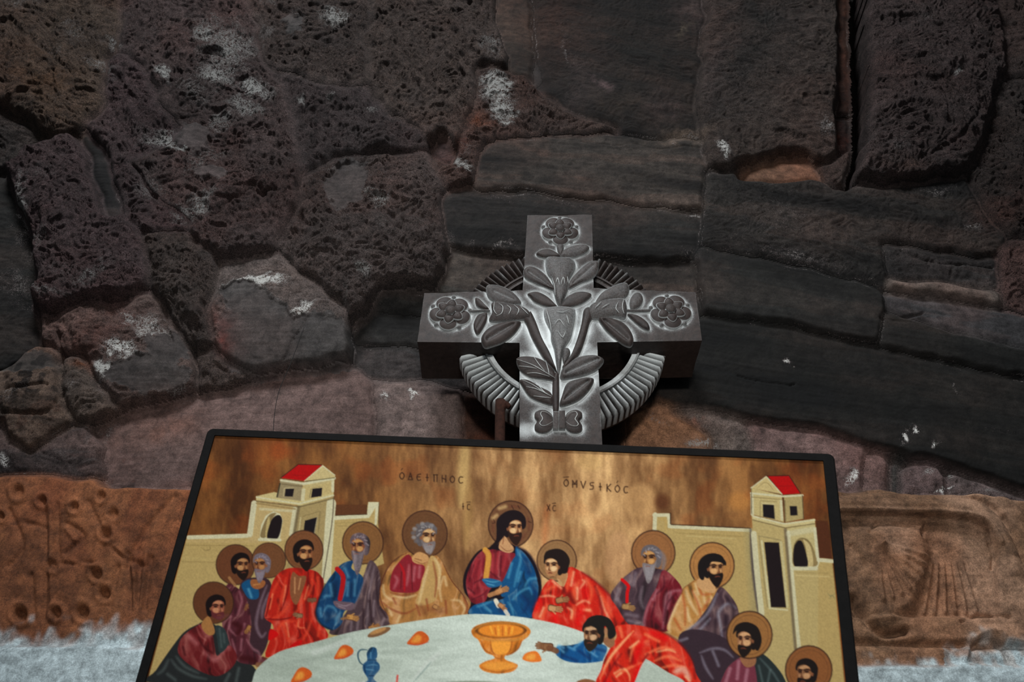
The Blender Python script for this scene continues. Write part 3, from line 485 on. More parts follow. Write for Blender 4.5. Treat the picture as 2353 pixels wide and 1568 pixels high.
    c.poly([(900, 490), (1000, 480), (1100, 460), (1160, 425), (1200, 440), (1350, 490), (1320, 600), (1290, 625), (1120, 640), (980, 620), (890, 560)], (16, 84, 138))
    folds(c, (120, 176, 206), 22, [(910, 490), (960, 540)], [(1000, 490), (1060, 520)], [(1120, 450), (1060, 500)], [(1180, 520), (1260, 580)], [(920, 480), (960, 500)], al=.6, soft=5); folds(c, (8, 44, 92), 22, [(950, 570), (1080, 620)], [(1100, 530), (1200, 600)], [(1220, 500), (1330, 530)], al=.7, soft=7)
    hand(c, 800, 490, 187, 62, (146, 104, 70)); c.line([(830, 500), (895, 530)], (120, 78, 52), 50, .9)
    folds(c, (240, 128, 84), 30, [(1560, 380), (1450, 500), (1380, 600), (1290, 780)], [(1720, 440), (1600, 480), (1560, 620)], [(1660, 640), (1560, 680), (1480, 720), (1420, 740)], [(1700, 560), (1850, 500), (1960, 520)], [(1780, 620), (1900, 580), (2020, 620)], [(1850, 680), (1960, 660), (2060, 680)], [(1470, 320), (1490, 400)], [(1700, 380), (1820, 440)], al=.7, soft=5)
    folds(c, (240, 196, 140), 18, [(1590, 350), (1480, 470), (1380, 590), (1320, 700)], [(1420, 730), (1500, 690), (1550, 740), (1560, 800)], [(1800, 540), (1900, 520), (1970, 540)], [(1440, 760), (1480, 730)], [(2060, 760), (2100, 800)], [(1640, 440), (1560, 500)], al=.75, soft=5)
    folds(c, (220, 6, 6), 50, [(1680, 420), (1620, 560), (1600, 640)], [(1760, 360), (1880, 420)], [(1640, 680), (1600, 800)], [(1340, 790), (1360, 816)], al=.75, soft=10)
    folds(c, (120, 18, 18), 18, [(1700, 310), (1880, 370), (2020, 470), (2120, 620), (2150, 780)], [(1480, 560), (1380, 700), (1330, 816)], [(1720, 560), (1680, 620)], [(1420, 640), (1490, 680)], al=.7, soft=6)
    c.poly([(1690, 620), (1720, 610), (1790, 650), (1900, 720), (2060, 816), (2060, 980), (1560, 980), (1600, 816)], (178, 188, 174)); folds(c, (226, 190, 166), 60, [(1960, 720), (2040, 700), (2100, 780)], al=.7, soft=9); folds(c, (204, 210, 204), 10, [(1620, 780), (1690, 630), (1800, 690)], al=.6)
    c.poly([(1090, 800), (1160, 782), (1240, 800), (1240, 830), (1080, 830)], (140, 94, 62))
    c.poly([(1310, 430), (1400, 400), (1420, 470), (1370, 500)], (150, 104, 72))
    head(c, 1225, 380, 110, -1, (30, 26, 24), (46, 34, 26), (152, 106, 72), (214, 174, 134), bl=.3)
    c.poly([(1150, 300), (1180, 235), (1270, 205), (1370, 235), (1420, 310), (1430, 390), (1370, 420), (1350, 330), (1330, 310), (1300, 400), (1280, 290), (1230, 270), (1190, 310)], (32, 27, 24))
    c.ell(1342, 350, 16, 34, (170, 124, 88), soft=3)
    # fine surface grain
    c.im *= 1 + .05 * fbm2(X / 2.2, Y / 2.2, 2, 77)[..., None]
    return c
# ---------------------------------------------------------------- mesh and material helpers
def mesh_obj(name, V, Fq, mat, parent=None, smooth=True, attrs=None, kind=None, label=None, cat=None, group=None, sides=None):
    me = bpy.data.meshes.new(name); V = np.asarray(V, np.float32)
    faces = [np.asarray(f, np.int32) for f in (Fq if isinstance(Fq, list) else [Fq]) if len(f)]
    me.vertices.add(len(V)); me.vertices.foreach_set('co', V.ravel())
    loops = np.concatenate([f.ravel() for f in faces]); tot = np.concatenate([np.full(len(f), f.shape[1], np.int32) for f in faces])
    st = np.concatenate([[0], np.cumsum(tot)[:-1]]).astype(np.int32)
    me.loops.add(len(loops)); me.loops.foreach_set('vertex_index', loops)
    me.polygons.add(len(tot)); me.polygons.foreach_set('loop_start', st); me.polygons.foreach_set('loop_total', tot)
    me.update(calc_edges=True)
    sm = np.full(len(tot), smooth, bool)
    if sides is not None: sm[sides:] = False
    me.polygons.foreach_set('use_smooth', sm)
    for k, v in (attrs or {}).items():
        v = np.asarray(v, np.float32)
        if v.ndim == 2:
            a = me.color_attributes.new(k, 'FLOAT_COLOR', 'POINT'); a.data.foreach_set('color', np.concatenate([v, np.ones((len(v), 1), np.float32)], 1).ravel())
        else:
            a = me.attributes.new(k, 'FLOAT', 'POINT'); a.data.foreach_set('value', v)
    me.validate()
    me.materials.append(mat)
    o = bpy.data.objects.new(name, me); COL.objects.link(o)
    if parent: o.parent = parent
    tag(o, label, cat, group, kind)
    return o
def tag(o, label=None, cat=None, group=None, kind=None):
    if label: o['label'] = label
    if cat: o['category'] = cat
    if group: o['group'] = group
    if kind: o['kind'] = kind
    return o
def empty(name, loc=(0, 0, 0), label=None, cat=None, group=None, kind=None):
    o = bpy.data.objects.new(name, None); COL.objects.link(o); o.location = loc; o.empty_display_size = .05
    bpy.context.view_layer.update()
    return tag(o, label, cat, group, kind)
class NT:
    def __init__(s, name):
        s.m = bpy.data.materials.new(name); s.m.use_nodes = True; s.t = s.m.node_tree; s.b = s.t.nodes['Principled BSDF']
    def n(s, typ, **kw):
        x = s.t.nodes.new('ShaderNode' + typ)
        for k, v in kw.items():
            if k.startswith('i_'): x.inputs[int(k[2:]) if k[2:].isdigit() else k[2:].replace('_', ' ')].default_value = v
            else: setattr(x, k, v)
        return x
    def l(s, a, b): s.t.links.new(a, b)
    def math(s, op, a, b=None, clamp=False):
        x = s.n('Math', operation=op); x.use_clamp = clamp
        for i, v in enumerate((a, b)):
            if v is None: continue
            if isinstance(v, (int, float)): x.inputs[i].default_value = v
            else: s.l(v, x.inputs[i])
        return x.outputs[0]
    def mix(s, f, a, b, bt='MIX'):
        x = s.n('Mix', data_type='RGBA', blend_type=bt)
        for i, v in ((0, f), (6, a), (7, b)):
            if isinstance(v, (int, float)): x.inputs[i].default_value = v
            elif isinstance(v, tuple): x.inputs[i].default_value = (*v, 1)
            else: s.l(v, x.inputs[i])
        return x.outputs[2]
    def noise(s, scale, det=4, rough=.6, dist=0.0, vec=None):
        x = s.n('TexNoise'); x.inputs['Scale'].default_value = scale; x.inputs['Detail'].default_value = det; x.inputs['Roughness'].default_value = rough; x.inputs['Distortion'].default_value = dist
        s.l(vec or s.pos(), x.inputs['Vector']); return x.outputs[0]
    def pos(s):
        if not hasattr(s, '_p'): s._p = s.n('NewGeometry').outputs['Position']
        return s._p
    def attr(s, name, fac=False):
        x = s.n('Attribute', attribute_name=name); return x.outputs['Fac' if fac else 'Color']
    def range(s, v, a, b, c=0, d=1):
        x = s.n('MapRange'); s.l(v, x.inputs[0])
        for i, q in enumerate((a, b, c, d)): x.inputs[i + 1].default_value = q
        return x.outputs[0]
    def bump(s, h, strength=.5, dist=.002, sv=None):
        x = s.n('Bump'); x.inputs['Distance'].default_value = dist; x.inputs['Strength'].default_value = strength
        if sv is not None: s.l(sv, x.inputs['Strength'])
        s.l(h, x.inputs['Height']); s.l(x.outputs[0], s.b.inputs['Normal'])
def rock_material():
    t = NT('rough_rock')
    col = t.attr('tint'); wh = t.attr('lime', True); gr = t.attr('grit', True)
    n1 = t.noise(55, 6, .7, .3); n2 = t.noise(520, 4, .8, .2); n3 = t.noise(170, 5, .8, 1.2)
    k2 = t.math('ADD', 1.0, t.math('MULTIPLY', t.range(n2, .39, .62, -.75, 1.15), t.range(gr, .1, .8, .28, 1.0)))
    k = t.math('MULTIPLY', t.range(n1, .36, .64, .6, 1.45), k2)
    g = t.n('CombineColor'); 
    for i in range(3): t.l(k, g.inputs[i])
    c = t.mix(1.0, col, g.outputs[0], 'MULTIPLY')
    # lime bloom and lichen: broken up into fine crusts
    n4 = t.noise(105, 5, .7, 1.6); net = t.math('SUBTRACT', 1.0, t.math('MULTIPLY', t.math('ABSOLUTE', t.math('SUBTRACT', n4, .5)), 7), True)
    m = t.math('ADD', t.math('ADD', t.math('MULTIPLY', n3, .3), t.math('MULTIPLY', n2, .55)), t.math('MULTIPLY', net, .38))
    th = t.math('SUBTRACT', .87, t.math('MULTIPLY', wh, .29))
    w = t.math('MULTIPLY', t.math('SUBTRACT', m, th), 9, True)
    w = t.math('MULTIPLY', w, t.range(wh, 0, .12, 0, 1))
    c = t.mix(w, c, t.mix(t.range(wh, .42, .95), (.135, .108, .104), (.56, .55, .52)))
    t.l(c, t.b.inputs['Base Color']); t.b.inputs['Roughness'].default_value = .88; t.b.inputs['Specular IOR Level'].default_value = .25
    h = t.math('ADD', t.math('ADD', t.math('MULTIPLY', t.noise(300, 8, .85, .3), 1.2), t.math('MULTIPLY', t.noise(110, 6, .75, .4), 1.6)), t.math('MULTIPLY', w, .12))
    t.bump(h, .9, .010, gr)
    return t.m
def simple_material(name, color, rough=.8, nscale=90, var=.3, bump=.3, spec=.3, metal=0, bdist=.001):
    t = NT(name); n = t.noise(nscale, 6, .65, .2)
    c = np.asarray(srgb(color)); a = tuple(float(v) for v in c * (1 - var)); b = tuple(float(v) for v in c * (1 + var))
    t.l(t.mix(t.range(n, .3, .7), a, b), t.b.inputs['Base Color']); t.b.inputs['Roughness'].default_value = rough
    t.b.inputs['Specular IOR Level'].default_value = spec; t.b.inputs['Metallic'].default_value = metal
    t.bump(t.noise(nscale * 4, 5, .7), bump, bdist); return t.m
# ---------------------------------------------------------------- the stone wall
YW = 0.13                                    # reference plane of the masonry (the cross front is y = 0)
# name, label, outline (measured), protrusion (m), roughness 0..1, colour, bulge, grain angle, gap px
RK = (66, 53, 53); DK = (36, 34, 33); PU = (86, 69, 65); OR = (106, 64, 40)
STONES = [
 ('stone', 'rounded brown boulder with an ochre stain at the top left', [(-140,-140),(262,-140),(285,50),(275,110),(250,150),(250,205),(215,262),(155,318),(110,318),(60,285),(0,243),(-140,200)], .030, .9, (66,54,46), .03, 0, 9),
 ('stone', None, [(250,150),(300,135),(345,190),(375,255),(420,300),(400,330),(300,385),(340,430),(390,480),(440,515),(430,535),(335,533),(300,515),(275,485),(262,400),(235,350),(215,300),(250,262),(252,205)], .018, 1, RK, .006, 0, 3),
 ('stone', 'smooth dark finger shaped stone wedged upright', [(200,320),(235,340),(262,400),(280,485),(265,502),(235,490),(228,440),(205,380),(190,340)], .006, .12, (44,39,38), .01, 0, 7),
 ('stone', None, [(-140,200),(0,243),(60,285),(120,325),(85,345),(50,350),(45,380),(0,375),(-140,375)], .0, .8, (54,47,44), .01, 0, 8),
 ('stone', None, [(45,350),(110,332),(155,322),(195,345),(210,390),(230,440),(238,492),(262,505),(280,490),(320,535),(335,600),(345,650),(310,680),(250,705),(190,690),(130,720),(70,700),(85,620),(60,540),(20,430),(0,385)], .030, 1, RK, .022, 0, 10),
 ('stone', 'very dark smooth stone at the left edge', [(-140,375),(0,385),(30,430),(65,540),(95,640),(68,710),(80,770),(40,830),(0,850),(-140,860)], -.012, .22, (32,31,29), .01, 0, 12),
 ('stone', 'largest rugged rock face crossed by pale lichen', [(262,-140),(530,-140),(590,60),(612,150),(655,215),(680,310),(700,400),(695,425),(690,470),(640,560),(620,582),(545,597),(500,590),(450,560),(437,518),(390,480),(340,430),(300,385),(400,330),(420,300),(375,255),(345,190),(300,135),(275,115),(285,50)], .026, 1, (68,56,54), .010, 28, 3),
 ('stone', None, [(530,-140),(845,-140),(858,60),(838,105),(852,160),(848,215),(760,205),(700,190),(640,180),(612,150),(590,60)], .024, 1, (64,54,50), .005, 0, 2),
 ('stone', None, [(612,150),(640,180),(700,190),(760,205),(848,215),(880,245),(900,280),(930,285),(975,330),(985,345),(900,352),(830,360),(760,372),(715,405),(700,420),(690,350),(680,310),(655,215)], .022, 1, (58,49,48), .007, 0, 3),
 ('stone', None, [(845,-140),(1120,-140),(1140,60),(1165,130),(1160,155),(1100,160),(1090,200),(1085,260),(1060,310),(1050,350),(1020,330),(985,340),(960,300),(930,285),(900,280),(880,245),(848,215),(852,160),(838,105),(858,60)], .027, 1, (70,59,54), .008, 30, 3),
 ('stone', None, [(700,425),(750,377),(830,362),(900,353),(985,347),(990,380),(1020,420),(1010,470),(1030,560),(1020,610),(990,650),(880,660),(850,690),(815,730),(790,700),(720,632),(645,588),(640,560),(690,470)], .018, 1, (68,58,55), .014, 0, 9),
 ('stone', 'small stone with a rusty drill hole', [(985,345),(982,305),(1010,290),(1040,305),(1050,350),(1045,372),(1020,368)], -.004, .35, (62,48,46), .012, 0, 10),
 ('stone', None, [(1050,350),(1085,260),(1095,165),(1160,160),(1210,170),(1290,250),(1420,290),(1260,310),(1140,320),(1100,360),(1090,410),(1050,425),(1015,425),(990,385),(990,350),(1020,370),(1045,372)], .012, .9, (66,52,47), .01, 15, 5),
 ('stone', 'tapering smooth brown slab between rock and soot', [(1120,-140),(1165,-140),(1225,30),(1232,130),(1225,185),(1205,175),(1165,155),(1165,130),(1140,60)], .008, .1, (52,43,37), .012, 20, 8),
 ('stone', 'thin bluish flake pointing down to the right', [(1225,130),(1300,195),(1285,208),(1255,205),(1222,190)], .006, .1, (66,64,64), .006, 40, 5),
 ('stone', 'big soot-blackened block with rusty scratches', [(1165,-140),(1640,-140),(1610,130),(1615,180),(1600,240),(1610,320),(1500,310),(1420,290),(1290,250),(1225,190),(1232,130),(1225,30)], .006, .28, (34,28,24), .008, 20, 4),
 ('stone', None, [(1640,-140),(1935,-140),(1932,120),(1922,250),(1930,345),(1900,362),(1850,345),(1810,318),(1770,345),(1700,355),(1650,388),(1620,345),(1610,320),(1600,240),(1615,180),(1610,130)], .016, .55, (48,40,36), .012, -40, 5),
 ('stone', 'narrow rust-red stone strip beside the black slot', [(1933,-140),(1955,-140),(1957,180),(1962,250),(1925,250),(1926,60)], -.012, .3, (58,34,23), .004, 90, 5),
 ('stone', None, [(1925,250),(1962,250),(1964,320),(1930,345)], -.022, .3, (50,34,28), .004, 90, 8),
 ('stone', None, [(1895,372),(1930,350),(1962,325),(1958,365),(1948,425),(1922,422)], .004, .8, (56,46,42), .01, 0, 7),
 ('', None, [(1962,-140),(1984,-140),(1990,100),(1994,200),(1990,330),(1976,350),(1965,418),(1950,432),(1960,365),(1966,325),(1964,200),(1958,60)], 0, 0, DK, 0, 0, 6),
 ('stone', None, [(1984,-140),(2250,-140),(2300,60),(2310,160),(2290,190),(2275,260),(2250,340),(2225,390),(2130,408),(2040,412),(1967,418),(1978,350),(1992,330),(1995,200),(1990,100)], .030, .9, (62,51,49), .018, -25, 9),
 ('stone', None, [(2250,-140),(2500,-140),(2500,190),(2320,170),(2300,60)], .010, .9, (54,45,42), .01, 60, 7),
 ('stone', None, [(2320,170),(2500,190),(2500,560),(2330,540),(2270,480),(2240,430),(2225,390),(2250,340),(2275,260),(2290,190)], .006, .9, (52,44,41), .012, 40, 8),
 # dressed, sooty blocks of the arch
 ('dressed_block', 'weathered block with long chisel lines above the cross', [(1100,350),(1140,322),(1260,312),(1450,318),(1540,308),(1612,322),(1618,420),(1612,478),(1500,462),(1350,445),(1200,430),(1090,425)], .004, .14, (64,57,52), .003, 8, 4),
 ('dressed_block', 'black smooth block directly behind the top arm', [(1015,450),(1040,425),(1200,432),(1350,447),(1500,465),(1608,478),(1612,560),(1590,582),(1380,577),(1250,571),(1120,562),(1030,548),(1012,500)], -.006, .12, (40,38,36), .003, 5, 4),
 ('dressed_block', None, [(1035,552),(1120,566),(1250,573),(1380,580),(1590,586),(1608,600),(1612,705),(1500,690),(1400,680),(1200,680),(1000,657),(1025,620)], -.020, .1, (58,54,50), .003, 4, 5),
 ('dressed_block', None, [(875,657),(1000,658),(1200,680),(1200,704),(960,706),(858,690)], -.020, .15, (44,42,40), .003, 3, 4),
 ('dressed_block', None, [(850,693),(970,707),(1210,708),(1400,682),(1500,692),(1510,790),(1210,795),(960,772),(810,762),(830,720)], -.024, .12, (44,42,40), .003, 3, 5),
 ('dressed_block', None, [(808,765),(960,775),(1200,798),(1500,795),(1500,895),(1440,920),(1200,900),(960,842),(880,837),(820,812)], -.030, .16, (48,46,46), .006, 6, 6),
 ('dressed_block', 'sooty block right of the upright joint', [(1622,395),(1650,390),(1740,398),(1860,402),(1930,430),(2040,428),(2130,418),(2225,395),(2245,450),(2290,520),(2310,560),(2240,570),(2150,545),(2030,545),(2040,620),(2035,652),(1900,617),(1760,582),(1612,555),(1618,480)], .000, .4, (48,44,41), .003, 12, 5),
 ('stone', 'smooth tan flake in the hollow under the ragged edge', [(1695,399),(1740,383),(1790,362),(1850,367),(1885,392),(1840,403),(1740,405)], -.012, .06, (100,72,56), .008, 15, 6),
 ('dressed_block', 'broad black block right of the right arm', [(1608,560),(1760,586),(1900,621),(2033,655),(2047,690),(2030,775),(1900,752),(1750,722),(1610,700)], -.002, .07, (37,36,34), .002, 12, 4),
 ('dressed_block', 'longest soot-black block running down to the right', [(1612,706),(1750,732),(1900,764),(2035,786),(2180,822),(2353,862),(2500,895),(2500,1160),(2250,1060),(2100,1010),(1900,962),(1700,922),(1500,895),(1500,792)], -.012, .09, (29,28,26), .002, 12, 9),
 ('dressed_block', None, [(2037,695),(2120,725),(2250,760),(2500,815),(2500,885),(2353,856),(2200,820),(2033,785)], -.002, .12, (33,32,30), .003, 14, 4),
 ('dressed_block', None, [(2022,552),(2150,572),(2300,585),(2310,655),(2200,640),(2060,628),(2040,610)], -.004, .4, (56,53,52), .006, 8, 6),
 ('moulding', 'pale rounded stone moulding at the right', [(2040,628),(2120,638),(2230,652),(2310,660),(2315,692),(2200,680),(2050,652)], .006, .1, (86,76,70), .012, 6, 4),
 ('dressed_block', 'smooth bluish grey slab under the rounded moulding', [(2047,655),(2200,684),(2353,712),(2500,730),(2500,812),(2250,756),(2120,722),(2037,692)], -.010, .08, (60,58,59), .003, 12, 6),
 ('stone', None, [(2310,560),(2330,542),(2500,560),(2500,728),(2315,695),(2308,655),(2300,585)], .004, .9, (70,52,48), .01, 0, 7),
 # left lower rubble
 ('stone', None, [(330,548),(430,545),(450,570),(500,605),(490,680),(470,710),(462,800),(420,800),(380,700),(345,660),(335,600)], .018, 1, (64,55,51), .016, 0, 9),
 ('stone', 'stone with a white lime streak and a smooth grey lower half', [(500,605),(545,603),(620,590),(640,588),(700,640),(780,700),(800,720),(805,790),(800,822),(700,832),(600,848),(560,842),(500,800),(475,720),(490,680)], .012, .55, (66,58,55), .016, 0, 9),
 ('stone', 'reddish stone with pale crust above a smooth dark patch', [(70,715),(130,725),(190,695),(250,708),(310,685),(345,665),(380,700),(440,800),(445,880),(380,905),(275,925),(220,880),(225,820),(200,790),(130,790),(90,770)], .008, .6, (66,54,50), .018, 0, 9),
 ('stone', None, [(440,800),(500,805),(560,845),(580,860),(450,890)], .0, .8, (60,50,46), .01, 0, 6),
 ('stone', 'rounded tan stone low at the left', [(-140,865),(0,845),(60,790),(110,800),(130,860),(140,900),(165,960),(60,1030),(10,1000),(0,960),(-140,960)], .010, .4, (84,68,58), .018, 0, 9),
 ('stone', None, [(125,835),(170,830),(215,875),(262,925),(210,945),(168,952),(142,900)], .006, .6, (66,56,50), .012, 0, 8),
 ('stone', None, [(60,1032),(165,965),(205,985),(222,1010),(222,1085),(-140,1082),(-140,965),(0,968),(10,1005)], -.004, .35, (72,62,60), .008, 0, 8),
 # purple brown slabs under the arch
 ('slab', 'long purple-brown slab under the rubble at the left', [(200,985),(300,925),(450,890),(560,862),(640,836),(760,822),(820,825),(850,850),(855,1000),(848,1120),(420,1120),(222,1120),(225,1000)], -.022, .07, PU, .010, 0, 5),
 ('slab', None, [(850,845),(960,845),(1050,870),(1060,950),(1065,1120),(848,1120),(855,1000)], -.026, .12, (94,80,76), .004, 0, 5),
 ('slab', None, [(1060,870),(1190,895),(1200,1120),(1065,1120)], -.034, .14, (64,46,38), .004, 90, 5),
 ('slab', None, [(1190,895),(1440,915),(1446,1120),(1200,1120)], -.040, .14, (56,40,34), .004, 90, 5),
 ('slab', 'warm tan slab right of the foot of the cross', [(1440,925),(1500,905),(1560,928),(1600,950),(1640,975),(1645,1120),(1446,1120)], -.024, .15, (136,98,74), .010, 0, 5),
 ('slab', None, [(1560,922),(1720,948),(1745,1000),(1740,1120),(1645,1120),(1642,975),(1600,950)], -.022, .35, (110,98,92), .010, 0, 6),
 ('slab', 'mottled mauve slab above the right corner of the icon', [(1725,950),(1900,983),(2002,1015),(1988,1120),(1740,1120),(1748,1000)], -.020, .2, (106,84,80), .008, 0, 5),
 ('slab', None, [(2005,1018),(2060,1030),(2068,1120),(1992,1120)], -.024, .25, (104,84,80), .006, 0, 7),
 ('stone', None, [(2060,1030),(2088,1042),(2088,1122),(2068,1120)], -.034, .6, (56,54,52), .006, 0, 6),
 ('slab', None, [(2088,1050),(2140,1052),(2192,1070),(2197,1124),(2088,1122)], -.026, .4, (102,84,82), .008, 0, 6),
 ('slab', None, [(2192,1068),(2260,1085),(2500,1150),(2500,1160),(2200,1126)], -.028, .5, (84,72,70), .008, 0, 7),
 # carved blocks below
 ('carved_block', 'orange-brown carved block left of the icon, whitewashed below', [(-140,1092),(225,1095),(420,1104),(900,1112),(905,1900),(-140,1900)], .006, .1, OR, .003, 90, 4),
 ('carved_block', 'brown carved block with curved mouldings right of the icon', [(905,1112),(1990,1112),(2120,1122),(2500,1140),(2500,1900),(905,1900)], .008, .12, (118,88,66), .003, 0, 4),
]
# measured marks: (x, y, rx, ry, angle, strength) ; lime bloom / lichen
LIME = [(620,230,40,30,0,.7),(560,260,60,30,20,.8),(520,300,60,40,0,.65),(480,100,50,60,30,.8),(600,100,30,70,30,.6),(350,430,90,60,30,.6),(430,500,70,30,20,.7),(500,360,50,30,0,.6),(60,30,120,30,0,.5),(230,170,70,20,20,.6),(160,150,80,20,10,.5),(30,640,60,40,0,.5),(120,420,60,40,0,.5),(190,600,60,60,0,.45),(700,160,40,40,0,.4),(690,250,20,12,0,.8),(960,240,60,50,0,.45),(900,420,60,30,0,.5),(780,560,60,50,0,.4),(860,600,50,30,0,.5),(960,520,50,50,0,.4),(760,400,40,12,-20,.7),(535,130,75,85,20,.95),(500,190,80,40,20,.8),(380,190,35,16,35,1.1),(580,215,36,22,-30,1.0),(450,230,60,40,30,.6),(470,160,40,30,0,.6),(190,100,85,40,20,.55),(260,120,40,18,30,.7),(110,60,90,40,10,.4),(395,330,110,40,5,.75),(420,360,70,10,0,.9),(330,300,60,30,10,.5),
 (450,400,60,50,40,.6),(470,480,40,40,40,.8),(620,15,40,20,0,.75),(690,60,60,40,30,.6),(770,55,45,40,0,.8),(950,60,80,60,0,.4),(1000,150,80,50,0,.35),(1130,130,40,40,0,.6),(1140,205,40,40,0,1.25),(1155,250,38,34,30,1.2),(1040,290,30,20,0,.3),(840,130,30,60,20,.3),
 (860,270,30,14,0,.6),(770,235,20,14,0,.7),(820,400,60,25,20,.7),(870,470,50,30,0,.85),(750,450,60,50,30,.4),(900,540,60,40,20,.6),(940,600,70,40,0,.35),(830,640,40,30,30,.8),(800,690,20,40,0,.6),(1060,380,40,20,0,.8),(1075,340,30,40,0,.5),
 (60,470,25,80,20,.8),(100,560,60,50,0,.6),(150,640,110,50,0,.5),(230,655,80,30,-10,.75),(110,690,80,20,0,.7),(150,480,60,60,0,.4),(330,150,60,50,0,.15),(380,560,50,20,10,.4),(420,640,50,50,0,.45),(400,610,40,16,0,.4),
 (600,660,75,18,-6,1.3),(540,670,50,16,-10,.9),(700,710,60,14,-28,1.05),(650,745,30,10,-10,.8),(760,680,40,30,0,.5),(560,600,60,8,0,.5),(300,740,60,22,30,.8),(350,760,50,50,40,.9),(275,800,50,20,20,1.1),(240,840,30,30,0,1.05),(310,820,40,8,0,1.0),(230,720,50,20,0,.4),(400,890,60,14,-10,.8),
 (40,900,60,16,-20,.5),(90,870,40,12,-30,.4),(170,880,30,30,0,.5),(240,900,30,20,0,.5),(0,1060,30,20,0,.7),(110,1040,80,20,-15,.35),(240,965,50,16,-30,.5),(700,838,140,9,-5,.5),(420,912,100,6,-12,.5),(880,875,20,20,0,.8),(940,870,16,14,0,.9),
 (1300,130,6,60,0,.5),(1320,150,20,30,0,.35),(1290,60,30,6,10,.4),(1660,355,24,16,40,.95),(1570,320,60,12,-3,.5),(1590,488,40,10,20,.6),(1595,570,30,20,0,.55),(1380,568,110,8,2,.4),(1120,556,90,6,4,.5),(1040,530,30,20,0,.4),(1900,170,6,60,0,.3),(2100,60,90,40,0,.55),(2190,185,16,12,0,1.0),(2100,230,80,40,-30,.4),(1790,45,20,30,0,.4),
 (1900,310,50,30,20,.6),(2050,350,60,20,0,.5),(2030,380,50,14,0,.5),(2140,430,60,14,0,.5),(2230,510,30,20,0,.6),(2080,545,60,20,0,.3),(1850,590,160,24,12,.45),(1800,500,120,50,12,.35),(1690,540,60,14,8,.3),(2110,970,16,10,20,1.1),(2080,985,10,9,0,1.0),(2168,1000,12,9,0,.9),(1815,810,8,6,0,.7),(2210,880,4,12,0,.5),(2300,975,60,6,5,.3),
 (1620,990,40,14,-30,.7),(1660,1000,30,20,0,.5),(1530,940,50,16,20,.5),(1810,1010,60,20,0,.3),(1955,1080,16,24,0,.9),(2210,1080,20,16,0,.8),(2150,1060,40,10,0,.6),(2190,1112,30,5,0,1.0),(2300,1105,60,10,0,.6),(1000,900,60,40,0,.2),(680,610,60,8,0,.3),
 (1145,440,60,6,4,.4),(1350,452,200,4,6,.35),(1700,572,100,4,10,.5),(2090,560,60,5,8,.35),(2000,645,40,5,12,.5)]
RUST = [(120,220,90,60,30,.8,(88,60,38)),(70,120,60,50,0,.3,(90,60,40)),(1100,275,24,20,0,.8,(130,66,34)),(1060,330,16,14,0,.7,(110,54,36)),(280,740,60,50,0,.4,(96,44,34)),(200,780,60,40,0,.5,(84,40,30)),(195,828,30,8,0,.9,(110,58,28)),(520,770,30,50,-30,.9,(96,42,34)),(480,720,20,20,0,.4,(90,50,40)),
 (380,560,0,0,0,0,RK),(650,640,60,30,0,.3,(104,78,62)),(350,960,120,50,-15,.4,(120,70,46)),(240,1000,20,80,0,0,RK),(1130,985,60,30,0,.5,(120,64,40)),(1500,960,60,40,0,.4,(182,128,88)),(1640,1000,40,20,0,.5,(150,130,116)),(1600,942,22,6,0,.9,(130,60,28)),(1250,60,80,100,0,.25,(70,36,22)),
 (180,40,60,30,0,.2,(90,70,50)),(300,200,40,40,0,.3,(86,66,66)),(1940,300,14,30,0,.5,(110,48,28)),(2300,500,60,40,0,.5,(96,60,50)),(2060,390,60,14,0,.4,(96,68,54)),(1650,180,26,90,10,.5,(74,60,58)),(1590,30,40,40,30,.6,(80,64,60)),(1520,250,40,30,20,.5,(74,58,56)),(1380,190,14,10,20,.9,(104,84,84)),(1568,62,8,16,15,.9,(110,98,80)),
 (1450,250,120,30,15,.45,(66,54,46)),(1570,316,60,12,-3,.8,(116,98,84)),(1800,250,60,60,0,.4,(62,50,44)),(1330,195,40,60,10,.35,(74,62,60)),(1850,70,30,60,0,.3,(62,52,50)),(40,1000,200,20,0,.2,(96,74,66))]
SOOT = [(1720,120,80,150,10,.75),(1660,260,50,60,0,.5),(1760,40,90,50,0,.6),(1450,150,80,70,0,.4),(60,560,60,90,0,0),(930,430,0,0,0,0),(300,450,50,60,0,.35),(540,500,70,40,0,.35),(820,430,40,50,20,.5),(2260,60,30,150,0,.5),(600,420,0,0,0,0),(20,340,60,60,0,.5),(1100,500,60,50,0,.3),(1640,560,30,40,0,.5),(1980,600,60,40,0,.5),(2120,900,300,90,14,.3),(1700,850,120,50,10,.2)]
SMOOTH = [(440,330,45,40,0),(480,415,40,18,0),(600,770,90,80,0),(730,780,90,60,0),(560,690,50,30,0),(340,860,90,40,0),(380,800,40,30,0),(800,430,40,60,30),(60,830,60,24,0),(680,75,22,18,0)]
def ellmask(px, py, x, y, rx, ry, a, soft=1.0):
    if rx <= 0: return 0 * px
    ca, sa = math.cos(math.radians(a)), math.sin(math.radians(a)); u = (px - x) * ca + (py - y) * sa; v = -(px - x) * sa + (py - y) * ca
    return np.exp(-((u / rx) ** 2 + (v / ry) ** 2) * soft)

